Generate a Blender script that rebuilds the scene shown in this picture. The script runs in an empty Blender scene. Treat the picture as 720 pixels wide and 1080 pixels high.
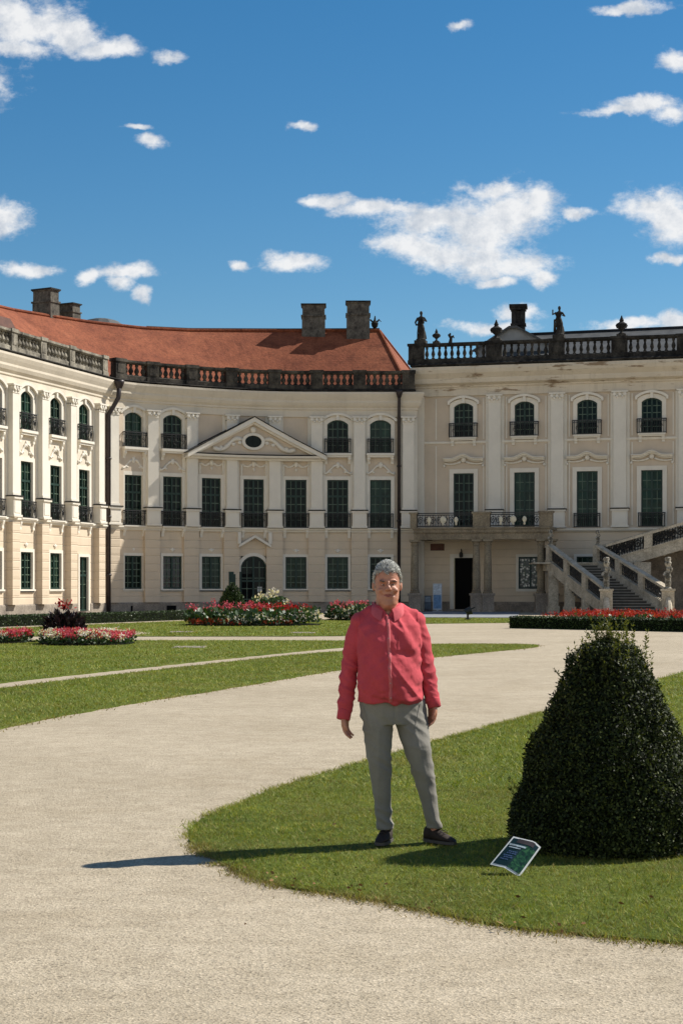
import bpy, bmesh, math, random
import numpy as np
from mathutils import Vector, Matrix, noise as mnoise
random.seed(7); RNG = np.random.default_rng(7)
PI = math.pi; R = math.radians
scene = bpy.context.scene
COL = scene.collection

# ------------------------------------------------------------------ camera measures (layout help)
F, CX, HY, CH = 1800.0, 360.0, 618.0, 1.6; K = F / 1000          # focal length, centre column, horizon row, eye height
def ground(px, py, z=0.0):
    Y = F * (CH - z) / (py - HY)
    return ((px - CX) / F * Y, Y)
def at(px, py, Y):
    return Vector(((px - CX) / F * Y, Y, CH + (HY - py) / F * Y))

# ------------------------------------------------------------------ materials
def new_mat(name):
    m = bpy.data.materials.new(name); m.use_nodes = True
    nt = m.node_tree
    return m, nt, nt.nodes['Principled BSDF']
def lk(nt, a, b): nt.links.new(a, b)
def N(nt, t, **kw):
    n = nt.nodes.new(t)
    for k, v in kw.items():
        if k.startswith('i_'): n.inputs[k[2:].replace('_', ' ')].default_value = v
        else: setattr(n, k, v)
    return n
def ramp(nt, fac, stops):
    r = nt.nodes.new('ShaderNodeValToRGB'); e = r.color_ramp.elements
    e[0].position, e[0].color = stops[0][0], (*stops[0][1], 1)
    e[1].position, e[1].color = stops[-1][0], (*stops[-1][1], 1)
    for p, c in stops[1:-1]:
        x = e.new(p); x.color = (*c, 1)
    lk(nt, fac, r.inputs[0]); return r.outputs[0]
def tex(nt, scale, detail=5, rough=.6, sx=(1, 1, 1), coord='Object', dist=0):
    tc = N(nt, 'ShaderNodeTexCoord'); mp = N(nt, 'ShaderNodeMapping')
    mp.inputs['Scale'].default_value = sx
    lk(nt, tc.outputs[coord], mp.inputs[0])
    n = N(nt, 'ShaderNodeTexNoise'); n.inputs['Scale'].default_value = scale
    n.inputs['Detail'].default_value = detail; n.inputs['Roughness'].default_value = rough
    n.inputs['Distortion'].default_value = dist
    lk(nt, mp.outputs[0], n.inputs['Vector']); return n.outputs['Fac']
def bump(nt, b, h, strength, dist=.02, prev=None):
    n = N(nt, 'ShaderNodeBump'); n.inputs['Strength'].default_value = strength
    n.inputs['Distance'].default_value = dist
    lk(nt, h, n.inputs['Height'])
    if prev: lk(nt, prev, n.inputs['Normal'])
    lk(nt, n.outputs[0], b.inputs['Normal']); return n.outputs[0]
def mix(nt, fac, a, b_, mode='MIX'):
    n = N(nt, 'ShaderNodeMix'); n.data_type = 'RGBA'; n.blend_type = mode
    for s, v in ((n.inputs[0], fac), (n.inputs[6], a), (n.inputs[7], b_)):
        if hasattr(v, 'links'): lk(nt, v, s)
        elif isinstance(v, tuple): s.default_value = (*v, 1) if len(v) == 3 else v
        else: s.default_value = v
    return n.outputs[2]
def math_(nt, op, a, b_=None, c=None):
    n = N(nt, 'ShaderNodeMath'); n.operation = op
    for i, v in enumerate((a, b_, c)):
        if v is None: continue
        if hasattr(v, 'links'): lk(nt, v, n.inputs[i])
        else: n.inputs[i].default_value = v
    return n.outputs[0]
def sc(c, k): return tuple(x * k for x in c)
def simple(name, c, rough=.7, var=.15, scale=4, spec=.4, metal=0, bmp=0, bscale=60, sx=(1, 1, 1)):
    m, nt, b = new_mat(name)
    f = tex(nt, scale, 6, .6, sx)
    lk(nt, ramp(nt, f, [(.3, sc(c, 1 - var)), (.7, sc(c, 1 + var))]), b.inputs['Base Color'])
    b.inputs['Roughness'].default_value = rough; b.inputs['Metallic'].default_value = metal
    b.inputs['Specular IOR Level'].default_value = spec
    if bmp: bump(nt, b, tex(nt, bscale, 4), bmp)
    return m
def plaster(name, c, dirt=(.33, .28, .21), rustic=False, amount=.2, patches=False):
    m, nt, b = new_mat(name)
    base = ramp(nt, tex(nt, .6, 6, .65), [(.3, sc(c, .9)), (.7, sc(c, 1.06))])
    streak = tex(nt, 1.0, 7, .7, (2.6, 2.6, .25))
    fac = ramp(nt, streak, [(.52, (0, 0, 0)), (.8, (amount,) * 3)])
    col = mix(nt, fac, base, dirt)
    blot = ramp(nt, tex(nt, 2.2, 8, .7), [(.6, (0, 0, 0)), (.72, (amount * .5,) * 3)])
    col = mix(nt, blot, col, sc(dirt, 1.3))
    if patches:
        pk = ramp(nt, tex(nt, 1.0, 7, .65, (.55, .55, 3.0)), [(.57, (0, 0, 0)), (.64, (.85, .85, .85))])
        col = mix(nt, pk, col, (.20, .13, .07))
    b.inputs['Roughness'].default_value = .85; b.inputs['Specular IOR Level'].default_value = .25
    pr = bump(nt, b, tex(nt, 9, 6), .25, .02)
    if rustic:
        tc = N(nt, 'ShaderNodeTexCoord'); sp = N(nt, 'ShaderNodeSeparateXYZ'); lk(nt, tc.outputs['Object'], sp.inputs[0])
        fr = math_(nt, 'FRACT', math_(nt, 'DIVIDE', sp.outputs[2], .485))
        d = math_(nt, 'ABSOLUTE', math_(nt, 'SUBTRACT', fr, .5))
        g = N(nt, 'ShaderNodeMapRange'); g.inputs[1].default_value = .42; g.inputs[2].default_value = .48
        lk(nt, d, g.inputs[0])
        inv = math_(nt, 'SUBTRACT', 1.0, g.outputs[0])
        bump(nt, b, inv, .5, .04, pr)
        col = mix(nt, math_(nt, 'MULTIPLY', g.outputs[0], .12), col, sc(c, .45))
    lk(nt, col, b.inputs['Base Color'])
    return m
def weathered(name, light, dark, lo=.42, hi=.62, scale=1.7):
    m, nt, b = new_mat(name)
    f = tex(nt, scale, 8, .7, (1, 1, .7))
    col = ramp(nt, f, [(lo, dark), (hi, light)])
    sp = ramp(nt, tex(nt, 14, 5), [(.35, (.7, .7, .7)), (.65, (1.15, 1.15, 1.15))])
    lk(nt, mix(nt, 1.0, col, sp, 'MULTIPLY'), b.inputs['Base Color'])
    b.inputs['Roughness'].default_value = .9; b.inputs['Specular IOR Level'].default_value = .2
    bump(nt, b, tex(nt, 12, 6), .4, .03)
    return m
def leafy(name, cols, rough=.55, spec=.4, trans=.0):
    m, nt, b = new_mat(name)
    g = N(nt, 'ShaderNodeNewGeometry')
    n = len(cols)
    col = ramp(nt, g.outputs['Random Per Island'], [(i / (n - 1), c) for i, c in enumerate(cols)])
    big = ramp(nt, tex(nt, 1.1, 4), [(.35, (.75, .78, .7)), (.65, (1.15, 1.12, 1.1))])
    lk(nt, mix(nt, 1.0, col, big, 'MULTIPLY'), b.inputs['Base Color'])
    b.inputs['Roughness'].default_value = rough; b.inputs['Specular IOR Level'].default_value = spec
    if trans:
        t = N(nt, 'ShaderNodeBsdfTranslucent'); lk(nt, mix(nt, 1.0, col, (1.3, 1.25, .5), 'MULTIPLY'), t.inputs[0])
        ms = N(nt, 'ShaderNodeMixShader'); ms.inputs[0].default_value = trans
        lk(nt, b.outputs[0], ms.inputs[1]); lk(nt, t.outputs[0], ms.inputs[2])
        lk(nt, ms.outputs[0], nt.nodes['Material Output'].inputs[0])
    return m
M = {}
M['upper'] = plaster('cream_render', (.66, .585, .475))
M['beige'] = plaster('beige_render', (.575, .48, .37))
M['groundfl'] = plaster('ochre_rustic_render', (.64, .53, .395), rustic=True, amount=.16)
M['trim'] = plaster('pale_trim', (.72, .67, .575), amount=.15)
M['cornice'] = plaster('cornice_render', (.62, .55, .44), (.28, .22, .15), amount=.3)
M['cornice_worn'] = plaster('worn_cornice_render', (.62, .545, .43), (.22, .17, .11), amount=.4, patches=True)
M['plinth'] = weathered('plinth_stone', (.36, .31, .25), (.2, .17, .14), .35, .65, 2)
M['sooty'] = weathered('sooty_stone', (.40, .36, .28), (.05, .045, .038), .32, .68, 1.5)  # sooty stone of the left run, paler with sunlight put into the colour
M['sooty_dark'] = weathered('dark_sooty_stone', (.15, .13, .10), (.022, .020, .018), .38, .72, 1.5)  # same sooty stone on the middle run, its shade put into the colour
M['black_stone'] = weathered('blackened_stone', (.085, .078, .066), (.016, .015, .014), .42, .72, 1.7)
M['stone'] = weathered('stair_stone', (.58, .51, .395), (.30, .255, .19), .28, .58, 1.8)
M['column'] = weathered('column_stone', (.33, .275, .19), (.15, .12, .085), .3, .65, 1.5)
M['chimney'] = weathered('chimney_render', (.22, .20, .16), (.035, .031, .027), .34, .72, 2.6)
M['green'] = simple('dark_green_paint', (.016, .040, .031), .45, .25, 3, .3)
M['green_lit'] = simple('green_grey_glazing_bar', (.080, .120, .082), .4, .2, 3, .4)  # dark green paint again, the sun on the bars put into its colour
M['iron'] = simple('black_iron', (.018, .018, .018), .5, .3, 6, .4)
M['gilt'] = simple('pale_gilded_ornament', (.62, .56, .42), .5, .2, 6, .4)
M['pipe'] = simple('dark_brown_pipe', (.030, .022, .022), .45, .3, 4, .4)
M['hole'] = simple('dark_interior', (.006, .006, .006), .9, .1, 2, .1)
def glass():
    m, nt, b = new_mat('old_window_glass')
    b.inputs['Base Color'].default_value = (.004, .010, .008, 1)
    b.inputs['Roughness'].default_value = .12; b.inputs['Specular IOR Level'].default_value = .14
    bump(nt, b, tex(nt, 2.2, 2), .10, .05)
    return m
M['glass'] = glass()
def glass_variant(name, c, spec):
    m, nt, b = new_mat(name); lk(nt, ramp(nt, tex(nt, .9, 3), [(.35, sc(c, .4)), (.65, sc(c, 1.6))]), b.inputs['Base Color'])
    b.inputs['Roughness'].default_value = .08; b.inputs['Specular IOR Level'].default_value = spec; bump(nt, b, tex(nt, 1.6, 2), .2, .06); return m
M['glass_green'] = glass_variant('green_tinted_pane', (.012, .034, .022), .2); M['glass_sky'] = glass_variant('reflecting_pane', (.010, .016, .018), .42); M['glass_curtain'] = glass_variant('pane_with_pale_curtain', (.028, .032, .027), .2)
def curtain_glass():
    m, nt, b = new_mat('leaded_pale_glass')
    v = N(nt, 'ShaderNodeTexVoronoi'); v.inputs['Scale'].default_value = 5.5
    tc = N(nt, 'ShaderNodeTexCoord'); lk(nt, tc.outputs['Object'], v.inputs['Vector'])
    lk(nt, ramp(nt, v.outputs['Distance'], [(.25, (.75, .73, .66)), (.5, (.02, .03, .03))]), b.inputs['Base Color'])
    b.inputs['Roughness'].default_value = .2
    return m
M['pale_glass'] = curtain_glass()
def tile_mat():
    m, nt, b = new_mat('red_roof_tile')
    a = ramp(nt, tex(nt, .35, 6, .65), [(.3, (.205, .060, .029)), (.55, (.265, .083, .038)), (.75, (.335, .118, .056))])
    st = ramp(nt, tex(nt, 1.2, 6, .7, (1.2, 1.2, .3)), [(.45, (1, 1, 1)), (.75, (.55, .5, .48))])
    fine = ramp(nt, tex(nt, 7, 3, .7), [(.3, (.72, .72, .72)), (.7, (1.25, 1.22, 1.2))])
    lk(nt, mix(nt, 1.0, mix(nt, 1.0, a, st, 'MULTIPLY'), fine, 'MULTIPLY'), b.inputs['Base Color'])
    tc = N(nt, 'ShaderNodeTexCoord'); w = N(nt, 'ShaderNodeSeparateXYZ'); lk(nt, tc.outputs['Object'], w.inputs[0])
    fr = math_(nt, 'FRACT', math_(nt, 'DIVIDE', w.outputs[2], .17))
    pr = bump(nt, b, fr, .8, .05)
    bump(nt, b, tex(nt, 5, 3), .5, .06, pr)
    b.inputs['Roughness'].default_value = .85; b.inputs['Specular IOR Level'].default_value = .2
    return m
M['tile'] = tile_mat()
M['slate'] = simple('grey_sheet_roof', (.08, .08, .075), .6, .35, 1.5, .3, 0, .2, 5)
M['grey_gable'] = simple('pale_grey_sheet', (.30, .30, .285), .7, .2, 1.5)
M['rustbrown'] = simple('brown_sheet_metal', (.12, .05, .032), .7, .3, 2)
def gravel_mat():
    m, nt, b = new_mat('pale_gravel')
    big = ramp(nt, tex(nt, .22, 6, .6), [(.3, (.405, .343, .250)), (.7, (.48, .41, .306))])
    mid = ramp(nt, tex(nt, 5, 8, .74, (.8, 1.0, 1)), [(.3, (.80, .785, .75)), (.7, (1.12, 1.12, 1.12))])
    fine = ramp(nt, tex(nt, 55, 6, .72), [(.25, (.50, .48, .45)), (.43, (.90, .90, .90)), (.60, (1.07, 1.07, 1.07)), (.8, (1.3, 1.3, 1.3))])
    tr_ = ramp(nt, tex(nt, .8, 5, .6, (.7, .7, 1), dist=.6), [(.35, (.93, .92, .90)), (.5, (1, 1, 1)), (.7, (1.04, 1.04, 1.04))]); big = mix(nt, 1.0, big, tr_, 'MULTIPLY')
    v = N(nt, 'ShaderNodeTexVoronoi'); v.inputs['Scale'].default_value = 95
    tc = N(nt, 'ShaderNodeTexCoord'); lk(nt, tc.outputs['Object'], v.inputs['Vector'])
    hs = N(nt, 'ShaderNodeSeparateColor'); lk(nt, v.outputs['Color'], hs.inputs[0])
    st = ramp(nt, hs.outputs[0], [(0, (.55, .54, .52)), (.2, (.92, .92, .92)), (.9, (1.08, 1.07, 1.05)), (1, (1.3, 1.3, 1.3))])
    c = mix(nt, 1.0, mix(nt, 1.0, mix(nt, 1.0, big, mid, 'MULTIPLY'), fine, 'MULTIPLY'), st, 'MULTIPLY')
    lk(nt, c, b.inputs['Base Color'])
    pr = bump(nt, b, v.outputs['Distance'], .5, .006)
    pr = bump(nt, b, tex(nt, 30, 5, .7), .6, .012, pr)
    bump(nt, b, tex(nt, 3, 4, .6), .35, .03, pr)
    b.inputs['Roughness'].default_value = .95; b.inputs['Specular IOR Level'].default_value = .15
    return m
M['gravel'] = gravel_mat()
M['pavement'] = simple('grey_paving', (.24, .25, .26), .8, .15, 2, .3, 0, .2, 30)
def lawn_mat():
    m, nt, b = new_mat('mown_lawn')
    a = ramp(nt, tex(nt, .5, 6, .65), [(.3, (.10, .14, .022)), (.55, (.15, .19, .034)), (.75, (.25, .235, .07))])
    f = ramp(nt, tex(nt, 26, 6, .75), [(.25, (.35, .35, .3)), (.5, (.95, .95, .9)), (.75, (1.5, 1.45, 1.3))])
    lk(nt, mix(nt, 1.0, a, f, 'MULTIPLY'), b.inputs['Base Color'])
    pr = bump(nt, b, tex(nt, 30, 5, .75), 1.0, .05)
    b.inputs['Roughness'].default_value = .9; b.inputs['Specular IOR Level'].default_value = .1
    return m
M['lawn'] = lawn_mat()
M['blade'] = leafy('grass_blade', [(.12, .18, .019), (.17, .235, .028), (.22, .28, .038), (.30, .31, .058), (.38, .34, .10), (.27, .305, .052)], .6, .2, .25)
M['blade_dry'] = leafy('dry_grass_blade', [(.16, .12, .05), (.26, .20, .09), (.34, .27, .13), (.12, .10, .035), (.20, .19, .05)], .8, .15, .25)
def blade_patches():
    m = M['blade']; nt = m.node_tree; b = nt.nodes['Principled BSDF']; src = b.inputs['Base Color'].links[0].from_socket
    f = tex(nt, .9, 5, .65); msk = ramp(nt, f, [(.45, (0, 0, 0)), (.64, (.85, .85, .85))])
    f2 = tex(nt, 7, 6, .7); dk = ramp(nt, f2, [(.36, (.50, .55, .48)), (.5, (.95, .95, .92)), (.66, (1.30, 1.25, 1.15))])
    c = mix(nt, 1.0, mix(nt, msk, src, (.26, .235, .075)), dk, 'MULTIPLY'); lk(nt, c, b.inputs['Base Color'])
    for n in nt.nodes:
        if n.type == 'BSDF_TRANSLUCENT': lk(nt, mix(nt, 1.0, c, (1.3, 1.25, .5), 'MULTIPLY'), n.inputs[0])
blade_patches()
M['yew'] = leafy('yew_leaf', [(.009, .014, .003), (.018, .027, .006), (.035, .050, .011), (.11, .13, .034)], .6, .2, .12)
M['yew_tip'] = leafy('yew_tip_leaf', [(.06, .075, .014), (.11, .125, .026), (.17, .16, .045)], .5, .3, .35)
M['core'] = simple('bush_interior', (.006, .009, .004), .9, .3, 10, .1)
M['box'] = leafy('box_leaf', [(.022, .045, .008), (.038, .070, .013), (.06, .095, .02)], .5, .4)
M['canna'] = leafy('flower_foliage', [(.018, .045, .012), (.035, .075, .02), (.055, .10, .03)], .45, .4, .15)
M['purple'] = leafy('purple_foliage', [(.018, .008, .010), (.035, .012, .016), (.02, .02, .012)], .45, .4)
M['red'] = leafy('red_petal', [(.36, .012, .015), (.46, .03, .03), (.28, .010, .02)], .6, .2, .25)
M['orange'] = leafy('orange_red_petal', [(.48, .05, .02), (.40, .08, .03), (.35, .03, .02)], .6, .2, .25)
M['pink'] = leafy('pink_petal', [(.55, .06, .12), (.62, .14, .2), (.45, .03, .07)], .6, .2, .25)
M['white'] = leafy('white_petal', [(.75, .72, .66), (.7, .62, .58), (.78, .76, .7)], .6, .2, .25)

# ------------------------------------------------------------------ mesh helpers
class MB:
    def __init__(s): s.v = []; s.f = []; s.mi = []; s.cur = 0
    def add(s, vs, fs):
        o = len(s.v); s.v += [tuple(p) for p in vs]
        s.f += [tuple(i + o for i in f) for f in fs]; s.mi += [s.cur] * len(fs); return s
    def box(s, x0, x1, y0, y1, z0, z1):
        return s.add([(x0, y0, z0), (x1, y0, z0), (x1, y1, z0), (x0, y1, z0), (x0, y0, z1), (x1, y0, z1), (x1, y1, z1), (x0, y1, z1)],
                     [(0, 3, 2, 1), (4, 5, 6, 7), (0, 1, 5, 4), (1, 2, 6, 5), (2, 3, 7, 6), (3, 0, 4, 7)])
    def prism(s, poly, z0, z1):
        n = len(poly)
        return s.add([(x, y, z0) for x, y in poly] + [(x, y, z1) for x, y in poly],
                     [tuple(range(n))[::-1], tuple(range(n, 2 * n))] + [(i, (i + 1) % n, n + (i + 1) % n, n + i) for i in range(n)])
    def lathe(s, prof, c=(0, 0, 0), n=12, caps=True, ax=1.0, ay=1.0):
        vs = []; fs = []
        for r, z in prof:
            for k in range(n):
                a = 2 * PI * k / n; vs.append((c[0] + r * ax * math.cos(a), c[1] + r * ay * math.sin(a), c[2] + z))
        for i in range(len(prof) - 1):
            for k in range(n):
                k2 = (k + 1) % n; fs.append((i * n + k, i * n + k2, (i + 1) * n + k2, (i + 1) * n + k))
        if caps: fs += [tuple(range(n))[::-1], tuple(range((len(prof) - 1) * n, len(prof) * n))]
        return s.add(vs, fs)
    def tube(s, pts, rad, n=8, caps=True):
        pts = [Vector(p) for p in pts]; m = len(pts)
        rad = rad if hasattr(rad, '__len__') else [rad] * m
        vs = []; fs = []; up = None
        for i, p in enumerate(pts):
            t = (pts[min(i + 1, m - 1)] - pts[max(i - 1, 0)]).normalized()
            if up is None:
                up = Vector((0, 0, 1)) if abs(t.z) < .9 else Vector((0, 1, 0))
            a = t.cross(up).normalized(); b = a.cross(t).normalized(); up = b
            r = rad[i]; rx, ry = (r, r) if not isinstance(r, tuple) else r
            for k in range(n):
                q = 2 * PI * k / n; vs.append(p + a * rx * math.cos(q) + b * ry * math.sin(q))
        for i in range(m - 1):
            for k in range(n):
                k2 = (k + 1) % n; fs.append((i * n + k, i * n + k2, (i + 1) * n + k2, (i + 1) * n + k))
        if caps: fs += [tuple(range(n))[::-1], tuple(range((m - 1) * n, m * n))]
        return s.add(vs, fs)
    def ell(s, c, r, nu=16, nv=10, rot=None):
        vs = []; fs = []
        for j in range(nv + 1):
            th = PI * j / nv
            for k in range(nu):
                ph = 2 * PI * k / nu
                p = Vector((r[0] * math.sin(th) * math.cos(ph), r[1] * math.sin(th) * math.sin(ph), r[2] * math.cos(th)))
                if rot: p = rot @ p
                vs.append((c[0] + p.x, c[1] + p.y, c[2] + p.z))
        for j in range(nv):
            for k in range(nu):
                k2 = (k + 1) % nu; fs.append((j * nu + k, (j + 1) * nu + k, (j + 1) * nu + k2, j * nu + k2))
        return s.add(vs, fs)
    def rings(s, rs, n=24, pw=2.0):
        """rs: (cx, cy, z, rx, ry) stacked closed loft; pw>2 gives a squarer section"""
        vs = []; fs = []
        for cx, cy, z, rx, ry in rs:
            for k in range(n):
                a = 2 * PI * k / n; c, d = math.cos(a), math.sin(a)
                vs.append((cx + rx * math.copysign(abs(c) ** (2 / pw), c), cy + ry * math.copysign(abs(d) ** (2 / pw), d), z))
        m = len(rs)
        for i in range(m - 1):
            for k in range(n):
                k2 = (k + 1) % n; fs.append((i * n + k, i * n + k2, (i + 1) * n + k2, (i + 1) * n + k))
        fs += [tuple(range(n))[::-1], tuple(range((m - 1) * n, m * n))]
        return s.add(vs, fs)
    def map(s, fn):
        s.v = [tuple(fn(*p)) for p in s.v]; return s
    def mesh(s, name, mats, smooth=False, fix=True):
        me = bpy.data.meshes.new(name); me.from_pydata(s.v, [], s.f)
        for m in (mats if isinstance(mats, (list, tuple)) else [mats]): me.materials.append(m)
        me.polygons.foreach_set('material_index', s.mi)
        if fix:
            bm = bmesh.new(); bm.from_mesh(me)
            bmesh.ops.remove_doubles(bm, verts=bm.verts, dist=1e-5)
            bmesh.ops.recalc_face_normals(bm, faces=bm.faces); bm.to_mesh(me); bm.free()
        if smooth: me.polygons.foreach_set('use_smooth', [True] * len(me.polygons))
        me.update(); return me
    def build(s, name, mats, parent=None, loc=(0, 0, 0), rz=0, smooth=False, fix=True):
        return link(name, s.mesh(name, mats, smooth, fix), parent, loc, rz)
def link(name, me, parent=None, loc=(0, 0, 0), rz=0):
    o = bpy.data.objects.new(name, me); COL.objects.link(o)
    o.parent = parent; o.location = loc; o.rotation_euler = (0, 0, rz); return o
def tag(o, label=None, cat=None, group=None, kind=None):
    for k, v in (('label', label), ('category', cat), ('group', group), ('kind', kind)):
        if v: o[k] = v
    return o
def thing(name, label, cat, loc=(0, 0, 0), rz=0, group=None):
    return tag(link(name, None, None, loc, rz), label, cat, group)
def copy_tree(o, parent=None):
    c = o.copy(); COL.objects.link(c); c.parent = parent
    for ch in o.children: copy_tree(ch, c)
    return c
def voxel_union(mb, voxel, smooth=4, sfac=.5):
    me = mb.mesh('tmp', [], fix=False); o = bpy.data.objects.new('tmp', me); COL.objects.link(o)
    r = o.modifiers.new('r', 'REMESH'); r.mode = 'VOXEL'; r.voxel_size = voxel; r.use_smooth_shade = True
    if smooth:
        k = o.modifiers.new('s', 'SMOOTH'); k.iterations = smooth; k.factor = sfac
    dg = bpy.context.evaluated_depsgraph_get(); dg.update()
    out = bpy.data.meshes.new_from_object(o.evaluated_get(dg), depsgraph=dg)
    bpy.data.objects.remove(o); bpy.data.meshes.remove(me)
    out.polygons.foreach_set('use_smooth', [True] * len(out.polygons)); return out
def get_co(me):
    a = np.empty(len(me.vertices) * 3); me.vertices.foreach_get('co', a); return a.reshape(-1, 3)
def get_no(me):
    a = np.empty(len(me.vertices) * 3); me.vertices.foreach_get('normal', a); return a.reshape(-1, 3)
def set_co(me, a):
    me.vertices.foreach_set('co', a.ravel()); me.update()
def np_mesh(name, verts, faces_n, mats, parent=None, loc=(0, 0, 0), mi=None):
    """verts (n*k,3), every k verts one polygon island"""
    k = faces_n; nv = len(verts); nf = nv // k
    me = bpy.data.meshes.new(name); me.vertices.add(nv); me.vertices.foreach_set('co', verts.astype(np.float32).ravel())
    me.loops.add(nv); me.loops.foreach_set('vertex_index', np.arange(nv, dtype=np.int32))
    me.polygons.add(nf); me.polygons.foreach_set('loop_start', np.arange(0, nv, k, dtype=np.int32))
    me.polygons.foreach_set('loop_total', np.full(nf, k, dtype=np.int32))
    for m in (mats if isinstance(mats, (list, tuple)) else [mats]): me.materials.append(m)
    if mi is not None: me.polygons.foreach_set('material_index', mi.astype(np.int32))
    me.update(calc_edges=True); return link(name, me, parent, loc)
def leaves(P, size, dirs=None, spread=1.0, asp=.55):
    """diamond leaves at points P; dirs: preferred long axis"""
    n = len(P); d = RNG.normal(size=(n, 3))
    if dirs is not None: d = dirs + spread * d
    d /= np.linalg.norm(d, axis=1)[:, None]
    u = np.cross(d, RNG.normal(size=(n, 3))); u /= np.linalg.norm(u, axis=1)[:, None]
    s = (size * RNG.uniform(.6, 1.35, n))[:, None]
    out = np.empty((n, 4, 3))
    out[:, 0] = P; out[:, 1] = P + d * s * .5 + u * s * asp * .5; out[:, 2] = P + d * s; out[:, 3] = P + d * s * .5 - u * s * asp * .5
    return out.reshape(-1, 3)
def leaves_out(P, size, Nn, jit=.6, asp=.6):
    """diamond leaves lying roughly across the outward direction Nn"""
    n = len(P); nn = Nn / np.linalg.norm(Nn, axis=1)[:, None] + jit * RNG.normal(size=(n, 3)); nn /= np.linalg.norm(nn, axis=1)[:, None]
    d = np.cross(nn, RNG.normal(size=(n, 3))); d /= np.linalg.norm(d, axis=1)[:, None]; u = np.cross(nn, d)
    s = (size * RNG.uniform(.6, 1.35, n))[:, None]; c = P - d * s * .5
    out = np.empty((n, 4, 3)); out[:, 0] = c; out[:, 1] = c + d * s * .5 + u * s * asp * .5 + nn * s * .12; out[:, 2] = c + d * s; out[:, 3] = c + d * s * .5 - u * s * asp * .5 + nn * s * .12
    return out.reshape(-1, 3)
def in_poly(px, py, poly):
    inside = np.zeros(len(px), bool); n = len(poly); j = n - 1
    for i in range(n):
        xi, yi = poly[i]; xj, yj = poly[j]
        c = ((yi > py) != (yj > py)) & (px < (xj - xi) * (py - yi) / (yj - yi + 1e-12) + xi)
        inside ^= c; j = i
    return inside
def blades(poly, density, h, w, z, ymax=None, ymin=None, xmin=None, xmax=None):
    xs = [p[0] for p in poly]; ys = [p[1] for p in poly]
    x0, x1, y0, y1 = max(min(xs), xmin if xmin is not None else -1e9), min(max(xs), xmax or 1e9), max(min(ys), ymin or 0), min(max(ys), ymax or 1e9)
    n = int((x1 - x0) * (y1 - y0) * density)
    x = RNG.uniform(x0, x1, n); y = RNG.uniform(y0, y1, n)
    jx, jy = RNG.normal(0, .022, n), RNG.normal(0, .022, n)
    k = in_poly(x + jx, y + jy, poly) & (np.abs(x) < .29 * y + 2.4)
    x, y = x[k], y[k]; n = len(x)
    patch = np.array([mnoise.noise((a * 1.3, b_ * 1.3, 3.1)) + .6 * mnoise.noise((a * 6, b_ * 6, 1)) for a, b_ in zip(x, y)])
    hh = h * RNG.uniform(.5, 1.25, n) * (1 + .35 * patch); a = RNG.uniform(0, 2 * PI, n)
    lean = np.stack([RNG.normal(0, .8, n), RNG.normal(0, .8, n)], 1) * hh[:, None]
    ww = w * RNG.uniform(.7, 1.4, n)
    o = np.empty((n, 3, 3))
    o[:, 0] = np.stack([x - ww * np.cos(a), y - ww * np.sin(a), np.full(n, z)], 1)
    o[:, 1] = np.stack([x + ww * np.cos(a), y + ww * np.sin(a), np.full(n, z)], 1)
    o[:, 2] = np.stack([x + lean[:, 0], y + lean[:, 1], z + hh], 1)
    return o.reshape(-1, 3)

# ------------------------------------------------------------------ plan paths of the facades
class Path:
    def __init__(s, pts):
        s.p = [Vector(p) for p in pts]; s.s = [0]
        for a, b_ in zip(s.p, s.p[1:]): s.s.append(s.s[-1] + (b_ - a).length)
        s.L = s.s[-1]
        s.vn = []
        for i in range(len(s.p)):
            t = (s.p[min(i + 1, len(s.p) - 1)] - s.p[max(i - 1, 0)]).normalized(); s.vn.append(Vector((t.y, -t.x)))
    def seg(s, q):
        if q <= 0: return 0
        for i in range(len(s.s) - 1):
            if q <= s.s[i + 1]: return i
        return len(s.s) - 2
    def pt(s, q, n=0):
        i = s.seg(q); u = (q - s.s[i]) / (s.s[i + 1] - s.s[i])
        p = s.p[i].lerp(s.p[i + 1], u); nn = (s.vn[i].lerp(s.vn[i + 1], min(max(u, 0), 1))).normalized()
        return p + nn * n
    def ang(s, q):
        a = s.pt(q - .2) ; b_ = s.pt(q + .2); return math.atan2(b_.y - a.y, b_.x - a.x)
    def at_px(s, px, n=0):
        k = (px - CX) / F; lo, hi = -6.0, s.L + 14
        f = lambda q: s.pt(q, n).x - k * s.pt(q, n).y
        for _ in range(50):
            m_ = (lo + hi) / 2
            if f(m_) < 0: lo = m_
            else: hi = m_
        return lo
arc = [Vector(((px - CX) / 1000 * d, K * d)) for px, d in ((114, 55.6), (127, 56.0), (140, 56.45), (160, 56.85), (181, 57.25), (200, 57.65), (221, 58.05), (244, 58.43), (267, 58.72), (290, 58.9), (312, 59.0), (356, 59.05), (438, 59.05))]
for _ in range(2): arc = [arc[0]] + [a.lerp(b_, t) for a, b_ in zip(arc, arc[1:]) for t in (.25, .75)] + [arc[-1]]
MY = K * 59.05
MID = Path(arc)
CORNER = Vector(arc[0])
LEFT = Path([CORNER + Vector((-.5, -.866 * K)).normalized() * d for d in (27.0, 18, 9, 0)])
RIGHT = Path([(x, K * (60.26 - .15 * x)) for x in (4.45, 12, 20, 29)])

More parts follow.
